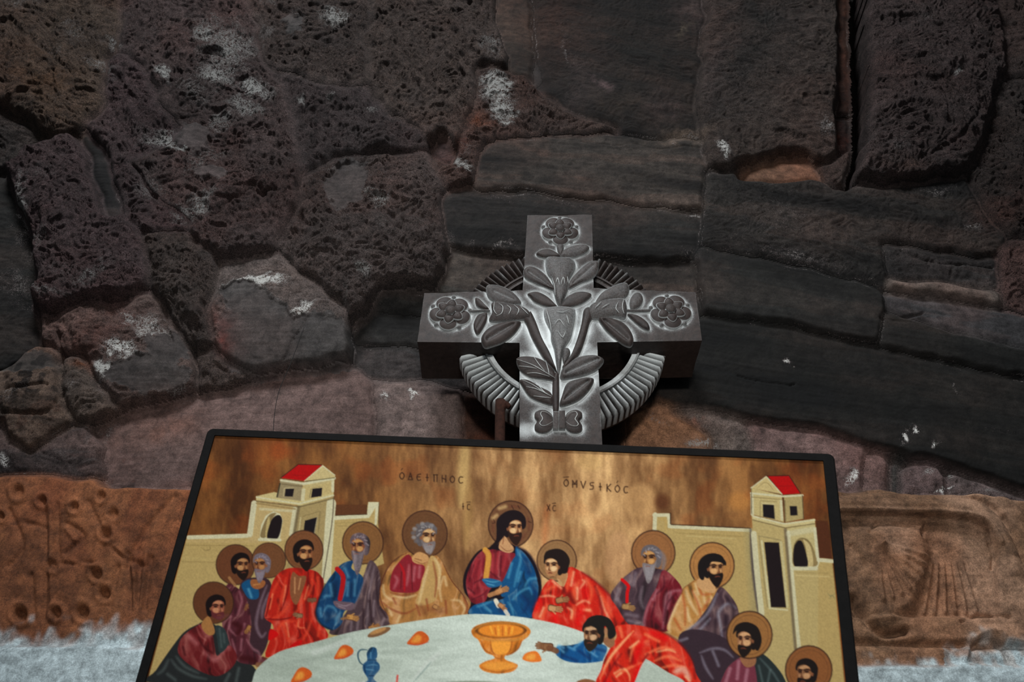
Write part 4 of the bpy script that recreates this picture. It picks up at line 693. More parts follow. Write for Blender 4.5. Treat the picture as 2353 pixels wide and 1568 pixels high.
DX = .00205
X0, X1, Z0, Z1 = -1.26, 1.26, 1.40, 3.28
nx, nz = int((X1 - X0) / DX) // 2 * 2 + 1, int((Z1 - Z0) / DX) // 2 * 2 + 1
gx = X0 + np.arange(nx) * DX; gz = Z0 + np.arange(nz) * DX
GX, GZ = np.meshgrid(gx, gz); GX = GX.astype(np.float32); GZ = GZ.astype(np.float32)
PX, PY = pix(np.stack([GX, np.full_like(GX, YW - .008), GZ], -1)); PX = PX.astype(np.float32); PY = PY.astype(np.float32)
WX = PX + 7 * fbm2(GX * 22, GZ * 22, 3, 3) + .3 * noise2(GX * 200, GZ * 200, 4); WY = PY + 6 * fbm2(GX * 22, GZ * 22, 3, 5) + .3 * noise2(GX * 200, GZ * 200, 6)
BX = WX + 20 * fbm2(GX * 15, GZ * 15, 4, 33, .7) + 5 * noise2(GX * 130, GZ * 130, 34); BY = WY + 16 * fbm2(GX * 15, GZ * 15, 4, 35, .7) + 5 * noise2(GX * 130, GZ * 130, 36)
def up2(a):
    r = np.empty((a.shape[0] * 2 - 1, a.shape[1] * 2 - 1), np.float32)
    r[::2, ::2] = a; r[1::2, ::2] = (a[1:] + a[:-1]) / 2; r[:, 1::2] = (r[:, 2::2] + r[:, :-2:2]) / 2; return r
D1 = np.full(GX.shape, 1e9, np.float32); D2 = D1.copy(); ID = np.zeros(GX.shape, np.int32)
hx, hy = WX[::2, ::2], WY[::2, ::2]
for k, s in enumerate(STONES):
    p = np.array(s[2], float)
    sd = np.full(hx.shape, 1e6, np.float32)
    bm = (hx > p[:, 0].min() - 130) & (hx < p[:, 0].max() + 130) & (hy > p[:, 1].min() - 130) & (hy < p[:, 1].max() + 130)
    sd[bm] = poly_sdf(hx[bm], hy[bm], p)
    if (~bm).any(): q = p.mean(0); rr = np.hypot(p[:, 0] - q[0], p[:, 1] - q[1]).max(); sd[~bm] = np.maximum(130, np.hypot(hx[~bm] - q[0], hy[~bm] - q[1]) - rr)
    sd = up2(sd)
    n = sd < D1
    D2 = np.where(n, D1, np.minimum(D2, sd)); ID = np.where(n, k, ID); D1 = np.where(n, sd, D1)
E_ = (D2 - D1) * .5                                  # distance to the nearest joint, measured px
def blur(a, r, passes=2):
    for ax in (0, 1):
        for _ in range(2):
            p = np.pad(a, [(r + 1, r) if i == ax else (0, 0) for i in (0, 1)], mode='edge').astype(np.float64); c = np.cumsum(p, ax)
            a = ((np.take(c, np.arange(2 * r + 1, c.shape[ax]), ax) - np.take(c, np.arange(0, c.shape[ax] - 2 * r - 1), ax)) / (2 * r + 1)).astype(np.float32)
    return a
par = lambda i, dt=np.float32: np.array([s[i] for s in STONES], dt)[ID]
base, rough, bulge, ang, gap = par(3), par(4), par(6), np.radians(par(7)), par(8)
tint = srgb(np.array([s[5] for s in STONES], float))[ID].astype(np.float32)
smooth_m = np.zeros(GX.shape, np.float32)
for q in SMOOTH: smooth_m = np.maximum(smooth_m, sstep(.30, .42, ellmask(BX, BY, *q)))
rg = rough * (1 - .9 * smooth_m)
# relief: layered fracture planes, lumps and crumbs
u = GX * np.cos(.5) - GZ * np.sin(.5); v = GX * np.sin(.5) + GZ * np.cos(.5)
wx = fbm2(GX * 9, GZ * 9, 3, 21) * .05; wz = fbm2(GX * 9, GZ * 9, 3, 22) * .05
R = .0140 * ridge2((u + wx) * 5, (v + wz) * 8, 4, 23, .50) + .0075 * fbm2((u + wx) * 16, (v + wz) * 38, 5, 24, .62) - .0026 * ridge2((u + wz) * 48, (v + wx) * 110, 4, 25, .85)
tr = fbm2((u + wz) * 14, (v + wx) * 26, 3, 26) * 3.2; R += .0075 * (np.abs(tr - np.round(tr)) - .25) * 1.7       # small ledges
R += .0035 * np.maximum(0, noise2(GX * 60, GZ * 60, 27) - .25)
su = GX * np.cos(ang) - GZ * np.sin(ang); sv = GX * np.sin(ang) + GZ * np.cos(ang)
S = .0009 * fbm2(su * 14, sv * 190, 4, 28, .7) + .0016 * fbm2(su * 9, sv * 16, 3, 29)
dome = 1 - np.exp(-np.maximum(E_, 0) / 46)
tilt = np.array([np.random.RandomState(100 + i).uniform(-1, 1) for i in range(len(STONES))], np.float32)[ID]
H = base + bulge * (dome * .9 - .35) + R * rg * (.35 + .65 * np.minimum(1, E_ / 14)) + S * (1 - rg * .7)
H += .004 * tilt * noise2(GX * 3 + ID * 3.1, GZ * 3, 30)
gs = blur(np.where(rough < .45, gap * .62, gap * .62), 3); gw = gs * (.75 + .5 * noise2(GX * 16, GZ * 16, 31))
cr = 1 - sstep(0, 1, E_ / np.maximum(gw, 4.5))
Hc = blur(base + bulge * (dome * .9 - .35) + R * rg * .4, 5) - (.002 + .0040 * gs * (1 + .4 * noise2(GX * 9, GZ * 9, 32)))
H = H * (1 - cr) + np.minimum(Hc, H) * cr
nr = sstep(15, 6, E_); H = H * (1 - nr) + blur(H, 2) * nr
# cracks inside stones
for pts, w, dpt in (([(520,-20),(590,60),(612,150)], 3, .004), ([(600,600),(668,800)], 0, 0), ([(705,740),(650,820),(640,850)], 1.8, .004), ([(1030,560),(1000,470),(985,400)], 2, .004), ([(306,388),(332,423),(367,459)], 4, .008), ([(430,440),(520,470),(640,450)], 5, .008), ([(620,300),(560,330),(520,340)], 3, .005),
    ([(0,940),(90,950),(150,900)], 4, .008), ([(20,900),(110,890)], 3, .006), ([(700,110),(780,85),(820,60)], 4, .006), ([(700,190),(700,20)], 3, .004), ([(1700,850),(1760,862),(1810,868),(1830,862)], 2, .004), ([(2040,700),(2085,712),(2130,705)], 3, .006), ([(860,230),(880,290),(940,330)], 3, .006), ([(2100,380),(2200,330),(2240,260)], 4, .006), ([(1250,310),(1400,330),(1612,338)], 1.5, .002),
    ([(1650,1040),(1640,1000),(1620,985)], 3, .008), ([(2080,560),(2160,590),(2290,600)], 3, .006), ([(130,760),(135,850)], 4, .01), ([(435,760),(445,890)], 4, .01), ([(470,700),(440,800)], 3, .008), ([(375,700),(390,790)], 4, .008), ([(90,120),(150,170),(200,190),(235,160)], 6, .008), ([(930,20),(850,70)], 3, .006), ([(1100,0),(1060,40),(1000,60)], 5, .008), ([(2030,720),(2180,745),(2353,790)], 2, .003)):
    if w: H -= dpt * np.exp(-(line_dist(WX, WY, catmull(pts, 5, False)) / w) ** 2)
# carving on the two lower blocks (left: cross pattern with drilled dots; right: curved mouldings and leaf strokes)
low = np.isin(ID, [len(STONES) - 2, len(STONES) - 1])
C = np.zeros(GX.shape, np.float32)
lm = PY > 1085; lx, ly = PX[lm], PY[lm]; lc = np.zeros(lx.shape, np.float32)
def groove(pts, w, d):
    global lc
    p = catmull(pts, 6, False); lc = lc + d * np.exp(-(line_dist(lx, ly, p) / w) ** 2)
for x, y, r in ((220,1317,11),(238,1362,12),(45,1412,14),(127,1408,11),(188,1406,14),(232,1140,9),(260,1180,10),(243,1225,11),(40,1130,12),(95,1150,9),(170,1165,9),(0,1185,8),(120,1300,10)):
    d = np.hypot(lx - x, (ly - y) * .9); lc -= (.009 if y > 1310 and x != 120 else .0045) * (1 - sstep(r * .6, r * 1.15, d)); lc += .003 * np.exp(-((d - r * 1.7) / 5) ** 2)
for pts in ([(100,1150),(105,1300),(98,1420)], [(130,1160),(132,1290)], [(60,1200),(100,1210)], [(150,1200),(190,1230),(150,1270)], [(140,1295),(210,1292)], [(200,1150),(260,1260),(330,1300)], [(290,1270),(300,1400)], [(320,1290),(316,1400)], [(345,1280),(330,1400)], [(270,1300),(250,1390)], [(400,1140),(330,1220),(290,1300)], [(20,1170),(50,1250),(20,1300)], [(70,1320),(75,1420)]): groove(pts, 6, -.004)
for pts in ([(115,1150),(118,1420)], [(165,1290),(215,1300)], [(308,1270),(308,1400)], [(335,1270),(320,1400)], [(240,1240),(290,1280),(310,1330)], [(150,1215),(170,1240)]): groove(pts, 5, .0035)
groove([(1930,1135),(2060,1128),(2180,1135),(2260,1155),(2310,1200),(2353,1290)], 6, -.008); groove([(1930,1160),(2060,1160),(2180,1168),(2250,1185),(2300,1230),(2330,1310)], 14, .006)
groove([(1930,1182),(2050,1184),(2180,1190),(2250,1205),(2285,1250),(2290,1300)], 5, -.014); groove([(1930,1176),(2050,1177),(2190,1183),(2260,1200),(2297,1250)], 5, .007)
groove([(2353,1200),(2320,1160),(2280,1130)], 6, .004); groove([(2340,1240),(2310,1190)], 5, -.004)
pan = poly_sdf(lx, ly, np.array([(1900,1186),(2060,1188),(2190,1194),(2250,1206),(2285,1245),(2292,1300),(2300,1420),(1960,1420)])); lc -= .014 * (1 - sstep(-10, 4, pan))
rb = poly_sdf(lx, ly, np.array([(1950,1200),(2130,1192),(2150,1260),(2145,1330),(2110,1410),(2040,1440),(1990,1420),(1950,1350)])); lc += .016 * (1 - sstep(-34, 4, rb))
groove([(1962,1370),(1990,1420),(2030,1455),(2080,1450)], 9, -.018)
for a in range(8):
    t = .25 + a * .17; groove([(2010 + 14 * math.cos(t), 1250 + 14 * math.sin(t)), (2010 + 130 * math.cos(t), 1250 + 130 * math.sin(t))], 5, .0055)
for a in range(6): groove([(2190 - a * 4 + 18 * (a - 2.5), 1290), (2190 + 24 * (a - 2.5), 1400)], 5, .005)
for pts in ([(2020,1195),(2000,1225)], [(2135,1195),(2120,1230)], [(1960,1250),(1985,1300)], [(2060,1200),(2120,1215)], [(2230,1500),(2260,1470),(2300,1480),(2320,1520)], [(2210,1430),(2260,1410),(2320,1420)]): groove(pts, 5, -.006)
groove([(2215,1520),(2240,1465),(2290,1450),(2340,1480)], 8, .006)
C[lm] = lc; H += np.where(low, C, 0)
# low ledge where the whitewash gathers
edge_y = 1455 + 22 * noise2(GX * 14, GZ * 2, 51) + 16 * noise2(GX * 40, GZ * 3, 52) - 30 * np.exp(-((PX - 235) / 34) ** 2) - 26 * np.exp(-((PX - 310) / 26) ** 2) + np.where(PX > 1800, 75, 0) - np.where(PX > 2170, 40, 0) + np.where(PX < 200, -2, 0)
ww = sstep(-30, 26, PY - edge_y + 26 * noise2(GX * 60, GZ * 44, 53) + 14 * noise2(GX * 150, GZ * 110, 54)) * low
solid = sstep(1478, 1500, PY - np.where(PX > 1800, 40, 0) + 8 * noise2(GX * 20, GZ * 20, 55)) * low
ww = np.maximum(ww * (.62 + .38 * sstep(-.5, .3, noise2(GX * 120, GZ * 90, 56))), solid)
H += .012 * solid; H -= .010 * ((PX > 1930) & low) * np.exp(-((PY - 1478 - .02 * (PX - 2000)) / 9) ** 2)
# colours of their own: rust, soot, lime
k = .5 + .5 * fbm2(GX * 14, GZ * 14, 4, 41)
tint *= (1 + .30 * fbm2(GX * 5, GZ * 5, 4, 42) + .16 * noise2(GX * 90, GZ * 90, 43))[..., None]
dk = (rough < .45) & (tint.max(-1) < .075); tint *= np.where(dk, .52, np.where(rough >= .5, 1.30, .88))[..., None]; tint = np.where(smooth_m[..., None] > .02, (tint * .45 + tint.mean(-1, keepdims=True) * .55) * (1 - .42 * smooth_m[..., None]), tint)
pz = np.clip(1 + .95 * fbm2(su * 4, sv * 22, 4, 49), .25, 2.4)[..., None]; tint = np.where((dk & (GZ > 0))[..., None], tint * pz * np.where(pz > 1.25, np.array((1.1, .98, .94)), 1), tint)
warm = sstep(0, .8, fbm2(GX * 7, GZ * 7, 3, 44))[..., None]; tint *= 1 + warm * np.array((.12, -.01, -.04), np.float32)
brk = .55 + .45 * sstep(-.3, .3, fbm2(GX * 26, GZ * 26, 3, 45))
for x, y, rx, ry, a, st, cc in RUST:
    if rx > 0: m = (ellmask(BX, BY, x, y, rx, ry, a) * st * .72 * brk)[..., None]; tint += (srgb(cc) - tint) * m
for x, y, rx, ry, a, st in SOOT:
    if rx > 0: m = (ellmask(BX, BY, x, y, rx, ry, a) * st * brk)[..., None]; tint += (np.array((.006, .006, .0055)) - tint) * m
lowm = low & (PX < 900); g = (sstep(-.4, .6, fbm2(GX * 18, GZ * 7, 3, 46)) * .5)[..., None]
tint = np.where(lowm[..., None], tint * (1 - g) + srgb((128, 82, 52)) * g, tint)
lowr = low & (PX > 1800); g = (sstep(-.2, .7, fbm2(GX * 9, GZ * 12, 3, 47)) * .55)[..., None]
tint = np.where(lowr[..., None], tint * (1 - g) + srgb((152, 120, 98)) * g, tint)
tint += (srgb((154, 167, 170)) - tint) * ww[..., None]
lime = np.zeros(GX.shape, np.float32)
for q in LIME: lime = np.maximum(lime, ellmask(BX, BY, *q[:5]) * q[5] * 1.12)
lime = lime * (1 - .8 * smooth_m) * (.7 + .5 * k)
lime = np.maximum(lime, np.where(dk, .62 * np.exp(-((E_ - 3.5) / 2.2) ** 2) * sstep(-.05, .5, fbm2(GX * 16, GZ * 16, 3, 48)), 0))
lime = np.maximum(lime, .44 * rg * sstep(.1, .9, k)); lime = np.where(low, lime * .4, lime) * (1 - cr)
jb = sstep(11, 4, E_)[..., None]; tint = tint * (1 - jb) + np.stack([blur(np.ascontiguousarray(tint[..., i]), 4) for i in range(3)], -1) * jb
tint = np.clip(tint, .002, .9); grit = np.clip(.12 + .8 * rg, .08, 1) * (1 - .6 * solid)
BACK = YW + .085
wall = empty('wall_back', (0, YW, Z0), kind='structure', label='rough masonry wall of dark stones and lime-streaked rock')
ROCK = rock_material()
Yg = (YW - H).astype(np.float32)
cell = np.where((PX[:-1, :-1] > -200) & (PX[:-1, :-1] < 2550), ID[:-1, :-1], -1)
for kk, s in enumerate(STONES):
    if not s[0]: continue
    jj, ii = np.nonzero(cell == kk)
    if len(jj) < 30: continue
    a = jj * nx + ii; q = np.stack([a, a + 1, a + nx + 1, a + nx], 1)
    uq, inv = np.unique(q, return_inverse=True); q = inv.reshape(-1, 4).astype(np.int32)
    V = np.stack([GX.ravel()[uq], Yg.ravel()[uq], GZ.ravel()[uq]], 1)
    e = np.concatenate([q[:, [0, 1]], q[:, [1, 2]], q[:, [2, 3]], q[:, [3, 0]]]); key = np.minimum(e[:, 0], e[:, 1]).astype(np.int64) * len(uq) + np.maximum(e[:, 0], e[:, 1])
    _, fi, cnt = np.unique(key, return_index=True, return_counts=True); be = e[fi[cnt == 1]]
    bv = np.unique(be); mp = np.full(len(uq), -1, np.int32); mp[bv] = len(uq) + np.arange(len(bv))
    VB = V[bv].copy(); VB[:, 1] = BACK
    sk = np.stack([be[:, 1], be[:, 0], mp[be[:, 0]], mp[be[:, 1]]], 1)
    idx = np.concatenate([uq, uq[bv]])
    V = np.concatenate([V, VB]) - np.array(wall.location)
    o = mesh_obj(s[0], V, [q, sk], ROCK, wall, True, {'tint': tint.reshape(-1, 3)[idx], 'lime': np.concatenate([lime.ravel()[uq], np.zeros(len(bv))]), 'grit': grit.ravel()[idx]}, label=s[1], sides=len(q))
# mortar bed behind the joints
BX0, BX1, BZ1 = -2.6, 2.6, 4.3; mxs = np.linspace(BX0, BX1, 160); mzs = np.linspace(Z0 - .02, BZ1, 120); MX, MZ = np.meshgrid(mxs, mzs)
MY = BACK - .012 + .006 * fbm2(MX * 20, MZ * 20, 3, 61) - .06 * sstep(1.30, 1.42, np.abs(MX)) * (1 + .6 * ridge2(MX * 5, MZ * 5, 3, 62)) - .06 * sstep(3.32, 3.42, MZ) * (1 + .6 * ridge2(MX * 5, MZ * 5, 3, 62)); n0 = MX.size
V = np.concatenate([np.stack([MX, MY, MZ], -1).reshape(-1, 3), np.array([(BX0, BACK + .1, Z0 - .02), (BX1, BACK + .1, Z0 - .02), (BX1, BACK + .1, BZ1), (BX0, BACK + .1, BZ1)])]) - np.array(wall.location)
a = (np.arange(119)[:, None] * 160 + np.arange(159)).ravel(); q = np.stack([a, a + 1, a + 161, a + 160], 1)
c4 = [n0, n0 + 1, n0 + 2, n0 + 3]; g4 = [0, 159, 119 * 160 + 159, 119 * 160]
side = np.array([c4[::-1]] + [[g4[i], g4[(i + 1) % 4], c4[(i + 1) % 4], c4[i]][::-1] for i in range(4)])
mesh_obj('mortar', V, [q, side], simple_material('dark_mortar', (30, 27, 25), .95, 60, .5, .6, .1), wall)
# ---------------------------------------------------------------- the carved cross
def z5(p): p = np.asarray(p, float); return np.stack([900 + p[:, 0] / 2.704, 450 + p[:, 1] / 2.704], 1)
def z5b(p): p = np.asarray(p, float); return np.stack([1150 + p[:, 0] / 6.532, 780 + p[:, 1] / 6.532], 1)
def xz(p, Y=0.0): p = np.asarray(p, float); q = on_y(p[:, 0], p[:, 1], Y); return q[:, [0, 2]]
def cross_material():
    t = NT('carved_stone'); d = t.attr('dust', True)  # chalk amount; on the ring it also carries painted light
    n1 = t.noise(900, 3, .7); n2 = t.noise(110, 5, .65, .3); n3 = t.noise(330, 4, .7)
    base = t.mix(t.range(n2, .3, .7), tuple(map(float, srgb((34, 27, 25)))), tuple(map(float, srgb((58, 47, 43)))))
    f = t.math('ADD', d, t.math('MULTIPLY', t.math('SUBTRACT', n1, .5), .55)); f = t.math('ADD', f, t.math('MULTIPLY', t.math('SUBTRACT', n3, .5), .35))
    f = t.math('MULTIPLY', t.math('SUBTRACT', f, .05), t.range(d, 0, .30, .06, 1), True)
    t.l(t.mix(f, base, tuple(map(float, srgb((222, 228, 228))))), t.b.inputs['Base Color'])
    t.b.inputs['Roughness'].default_value = .62; t.b.inputs['Specular IOR Level'].default_value = .35
    t.bump(t.math('ADD', n1, t.math('MULTIPLY', n3, .6)), .35, .0008); return t.m
CM = cross_material()
CHALK = simple_material('chalk_filled_groove', (196, 200, 198), .9, 500, .25, .3, .1)
cross = empty('stone_cross', (.07, .05, 1.40), 'carved stone cross with chalky white grooves, flowers and leaves, standing behind the icon', 'cross')
CO = np.array(cross.location)
LV = []      # (name, outline, spine, height, dome, dust)
def rel(name, pts, spine=None, h=.006, dust=.06, veins=None, crease=0, sharp=.3, smooth=True, label=None): LV.append(dict(name=name, pts=z5(pts), spine=None if spine is None else z5(spine), h=h, dust=dust, veins=veins, crease=crease, sharp=sharp, smooth=smooth, label=label))
L_ = 'leaf'
rel(L_, [(520,640),(545,645),(580,680),(605,710),(560,705),(525,680)], [(535,655),(590,700)], .005)
rel(L_, [(592,732),(587,790),(545,860),(522,858),(508,805),(530,752),(560,736)], [(530,830),(575,760)], .006, crease=.6)
rel(L_, [(1488,710),(1478,655),(1510,607),(1545,610),(1562,650),(1540,692)], [(1510,680),(1535,640)], .005, .16)
rel(L_, [(1465,738),(1530,748),(1588,790),(1602,835),(1560,826),(1500,778)], [(1500,755),(1580,815)], .005)
rel(L_, [(600,558),(586,590),(606,640),(670,672),(795,676),(793,645),(740,592),(670,562)], [(640,600),(750,650)], .005, .14, crease=.8)
rel(L_, [(1468,556),(1475,600),(1445,640),(1350,655),(1262,682),(1300,612),(1370,566),(1440,543)], [(1310,640),(1440,590)], .005, .22)
rel(L_, [(563,930),(558,885),(600,830),(680,795),(780,785),(803,800),(765,860),(700,912),(620,942),(585,950)], [(600,900),(750,810)], .009, .05, crease=1)
rel(L_, [(1285,765),(1350,765),(1430,790),(1480,840),(1502,900),(1485,942),(1440,930),(1380,885),(1320,825)], [(1320,785),(1460,900)], .009, .05, crease=1)
rel(L_, [(845,612),(900,600),(960,625),(1010,670),(1027,697),(960,690),(890,662),(860,632)], [(875,625),(1000,680)], .005, .05)
rel(L_, [(1050,697),(1080,640),(1140,605),(1200,600),(1242,620),(1200,662),(1130,690)], [(1080,680),(1210,620)], .005, .08)
rel(L_, [(818,470),(850,443),(900,453),(960,500),(1000,560),(1012,592),(930,562),(860,532),(825,507)], [(850,480),(980,570)], .006, .12, crease=.8)
rel(L_, [(1287,420),(1282,470),(1250,515),(1180,545),(1098,582),(1110,530),(1160,470),(1220,420),(1265,408)], [(1130,550),(1255,440)], .006, .16, crease=.6)
rel(L_, [(898,366),(930,340),(980,335),(1030,360),(1046,382),(990,387),(940,386)], [(920,362),(1020,374)], .005, .07)
rel(L_, [(1050,382),(1070,340),(1120,315),(1190,306),(1228,325),(1200,360),(1130,386)], [(1075,365),(1200,330)], .005, .16)
V1 = [[(775,1032),(870,1065),(950,1110),(1015,1150)], [(878,1010),(915,1065),(950,1105)], [(790,1075),(850,1080),(900,1090)], [(840,1120),(900,1118),(980,1140)], [(955,1040),(970,1090),(978,1125)]]
V2 = [[(800,1152),(880,1190),(940,1230),(995,1262)], [(880,1150),(930,1215),(968,1250)], [(835,1200),(900,1215),(960,1245)], [(880,1258),(940,1265),(990,1270)]]
rel(L_, [(775,1030),(800,1005),(880,1006),(950,1033),(1000,1080),(1026,1130),(1020,1152),(940,1142),(860,1130),(800,1090)], [(810,1035),(990,1120)], .007, .04, veins=V1)
rel(L_, [(795,1150),(850,1150),(920,1190),(990,1230),(1000,1302),(930,1287),(860,1252),(820,1200)], [(830,1175),(970,1270)], .006, .04, veins=V2)
rel(L_, [(1053,1142),(1060,1080),(1110,1030),(1190,1000),(1270,998),(1317,1025),(1300,1062),(1250,1102),(1150,1132)], [(1090,1110),(1280,1025)], .009, .16, crease=1)
rel(L_, [(1048,1312),(1060,1240),(1090,1170),(1160,1143),(1232,1135),(1257,1155),(1220,1222),(1150,1282)], [(1080,1270),(1220,1160)], .008, .10, crease=1)
B_ = 'tulip_bud'
rel(B_, [(955,430),(962,392),(1000,380),(1050,388),(1110,390),(1142,430),(1130,480),(1102,530),(1098,580),(1070,650),(1047,697),(1020,650),(1002,580),(995,525),(965,480)], [(1050,430),(1046,640)], .008, .26, veins=[[(995,530),(1010,580),(1015,640)], [(1020,560),(1030,530),(1042,575)], [(1050,575),(1065,525),(1075,570)], [(1090,520),(1095,560)]])
rel(B_, [(948,712),(990,697),(1060,693),(1130,705),(1142,740),(1130,820),(1112,890),(1085,932),(1062,985),(1045,1100),(1030,1100),(1010,965),(990,900),(985,840),(952,770)], [(1045,740),(1040,1000)], .009, .36, veins=[[(960,730),(980,800),(990,860)], [(1020,740),(1060,745),(1100,730)], [(1010,820),(1040,790),(1070,830)], [(1030,860),(1060,900),(1080,860)], [(1085,760),(1100,820)]])
rel(B_, [(620,675),(665,665),(750,680),(800,690),(850,720),(870,770),(780,777),(700,787),(608,782),(625,730)], [(650,725),(830,735)], .009, .10, veins=[[(640,680),(635,730),(655,760)], [(665,690),(690,710),(685,750),(650,770)], [(715,700),(740,725),(725,760)], [(760,700),(790,730),(775,765)], [(800,710),(850,760)]])
rel(B_, [(1450,655),(1454,762),(1380,757),(1300,770),(1242,768),(1215,735),(1240,682),(1300,655),(1380,645)], [(1260,715),(1430,705)], .009, .24, veins=[[(1440,660),(1430,710),(1440,755)], [(1405,680),(1390,720),(1410,750)], [(1350,690),(1300,720)], [(1300,680),(1260,720)]])
rel('small_bud', [(1065,957),(1095,950),(1110,975),(1100,1010),(1072,1052),(1060,1000)], [(1088,970),(1074,1030)], .005, .18)
rel('small_bud', [(1028,307),(1065,305),(1068,340),(1050,376),(1030,345)], [(1047,320),(1049,350)], .004, .22)
S_ = 'stem'
rel(S_, [(820,770),(850,765),(862,722),(895,785),(935,890),(985,985),(1030,1110),(1010,1085),(935,1000),(870,885),(840,810)], [(858,770),(960,970),(1015,1075)], .007, .05)
rel(S_, [(1195,712),(1238,700),(1246,762),(1230,795),(1210,870),(1180,962),(1150,1010),(1075,1080),(1062,1062),(1110,1000),(1150,900),(1178,800)], [(1215,750),(1165,920),(1090,1050)], .007, .09)
rel(S_, [(1000,1150),(1030,1095),(1040,1150),(1037,1340),(1003,1342)], [(1020,1140),(1020,1320)], .006, .04)
rel(S_, [(490,711),(560,713),(606,710),(606,722),(560,722),(490,726)], [(500,718),(600,716)], .003, .3); rel(S_, [(1456,708),(1520,712),(1600,706),(1600,722),(1520,724),(1456,720)], [(1470,714),(1590,714)], .003, .25)
BW = 'bow_loop'
rel(BW, [(1001,1375),(970,1342),(930,1333),(893,1348),(887,1378),(903,1404),(888,1432),(892,1462),(925,1478),(968,1472),(1001,1438)], [(930,1375),(930,1440)], .005, .05, veins=[[(1000,1385),(965,1358),(935,1352),(925,1368),(935,1388),(935,1402),(920,1425),(935,1440),(965,1435),(1000,1415)]])
rel(BW, [(1080,1372),(1108,1342),(1148,1333),(1180,1350),(1184,1380),(1168,1402),(1184,1434),(1180,1465),(1148,1478),(1108,1470),(1080,1440)], [(1145,1375),(1145,1440)], .005, .05, veins=[[(1082,1385),(1108,1358),(1140,1352),(1152,1370),(1142,1390),(1140,1402),(1158,1428),(1145,1442),(1110,1436),(1082,1415)]])
rel('bow_knot', [(1003,1350),(1037,1350),(1037,1458),(1003,1458)], None, .006, .12, smooth=False); rel('bow_knot', [(1040,1347),(1077,1347),(1079,1458),(1040,1458)], None, .007, .02, smooth=False)
OUT = np.array([(1212,495),(1360,493),(1364,662),(1598,672),(1613,783),(1372,787),(1375,1000),(1190,997),(1194,788),(959,786),(975,674),(1201,667)], float)
ROSES = [((1035,720), 34, -8), ((1540,716), 34, 5), ((1287,531), 32, 0)]
def disc(cx, cz, r, n=40, sq=1.0, ph=0): t = np.linspace(0, 2 * np.pi, n, endpoint=False) + ph; return np.stack([cx + r * np.cos(t), cz + r * np.sin(t)], 1)
RELW = []     # relief outlines on the face, in metres
for d in LV:
    p = xz(d['pts']); d['w'] = catmull(p, 6, True) if d['smooth'] else p; RELW.append(d['w'])
    d['sw'] = xz(d['spine']) if d['spine'] is not None else d['w'].mean(0)[None]
RC = [(xz([c])[0], r / 1000, math.radians(a)) for c, r, a in ROSES]
for c_, r, a in RC: RELW.append(disc(c_[0], c_[1], r * .93))
def puff(name, w, spine, h, dust, y0=0.0, rings=7, parent=None, crease=0, sharp=.3, label=None, veins=None, rim=.16):
    """raised, rounded relief over outline w (x, z), standing h proud of the plane y0"""
    w = np.asarray(w); n = len(w)
    if len(spine) == 1: near = np.repeat(spine, n, 0)
    else:
        sp = catmull(spine, 10, False) if len(spine) > 2 else np.array([spine[0] + (spine[1] - spine[0]) * t for t in np.linspace(0, 1, 24)])
        near = sp[np.argmin(((w[:, None] - sp[None]) ** 2).sum(-1), 1)]
    dmax = np.sqrt(((w - near) ** 2).sum(-1)).max() + 1e-9
    V = [np.stack([w[:, 0], np.full(n, y0 + .0015), w[:, 1]], 1)]; D = [np.full(n, .5)]
    for k in range(rings):
        t = k / (rings - 1) * (.97 if len(spine) == 1 else .995)
        q = w + (near - w) * t
        hh = h * .85 * (sharp + (1 - sharp) * math.sin(min(1, t * 1.25) * math.pi / 2)) - crease * h * .45 * (sstep(.5, 1, t) if crease else 0)
        V.append(np.stack([q[:, 0], np.full(n, y0 - hh), q[:, 1]], 1)); D.append(np.full(n, dust * (.6 if dust > .2 else .8) + (rim if k == 0 else .0) + crease * .16 * float(sstep(.8, 1, t))))
    cen = len(V) * n
    V.append(np.array([[near.mean(0)[0], y0 - h * (1 - .35 * crease), near.mean(0)[1]]])); D.append(np.array([dust + crease * .2]))
    V = np.concatenate(V); D = np.concatenate(D)
    i = np.arange(n); j = (i + 1) % n
    q = np.concatenate([np.stack([k * n + i, k * n + j, (k + 1) * n + j, (k + 1) * n + i], 1) for k in range(rings)])
    tri = None
    last = rings * n
    q2 = []
    if len(spine) == 1: tri = np.stack([last + i, last + j, np.full(n, cen)], 1)
    else: tri = np.stack([last + i[1:-1] * 0, last + i[1:-1], last + i[1:-1] + 1], 1)
    if len(spine) > 1: tri = np.zeros((0, 3), int)
    a = ((w[i, 0] * w[j, 1]) - (w[j, 0] * w[i, 1])).sum()
    if a < 0: q = q[:, ::-1]; tri = tri[:, ::-1]
    return mesh_obj(name, V - CO, [q, tri], CM, parent, True, {'dust': D}, label=label)
def vein_mesh(lines, hgt, parent, w_=.00045):
    V, Q = [], []; n0 = 0
    for ln in lines:
        p = catmull(xz(z5(ln)), 4, False); m = len(p); t = np.gradient(p, axis=0); t /= np.linalg.norm(t, axis=1)[:, None] + 1e-9; nn = np.stack([-t[:, 1], t[:, 0]], 1)
        ww = w_ * np.sin(np.linspace(.25, np.pi - .25, m))[:, None]
        for off, dy in ((nn * ww, .0), (nn * 0, -.0006), (-nn * ww, 0)): V.append(np.stack([p[:, 0] + off[:, 0], np.full(m, -hgt) + dy, p[:, 1] + off[:, 1]], 1))
        i = np.arange(m - 1)
        for k in range(2): Q.append(np.stack([n0 + k * m + i, n0 + k * m + i + 1, n0 + (k + 1) * m + i + 1, n0 + (k + 1) * m + i], 1))
        n0 += 3 * m
    return mesh_obj('vein', np.concatenate(V) - CO, np.concatenate(Q), CHALK, parent)
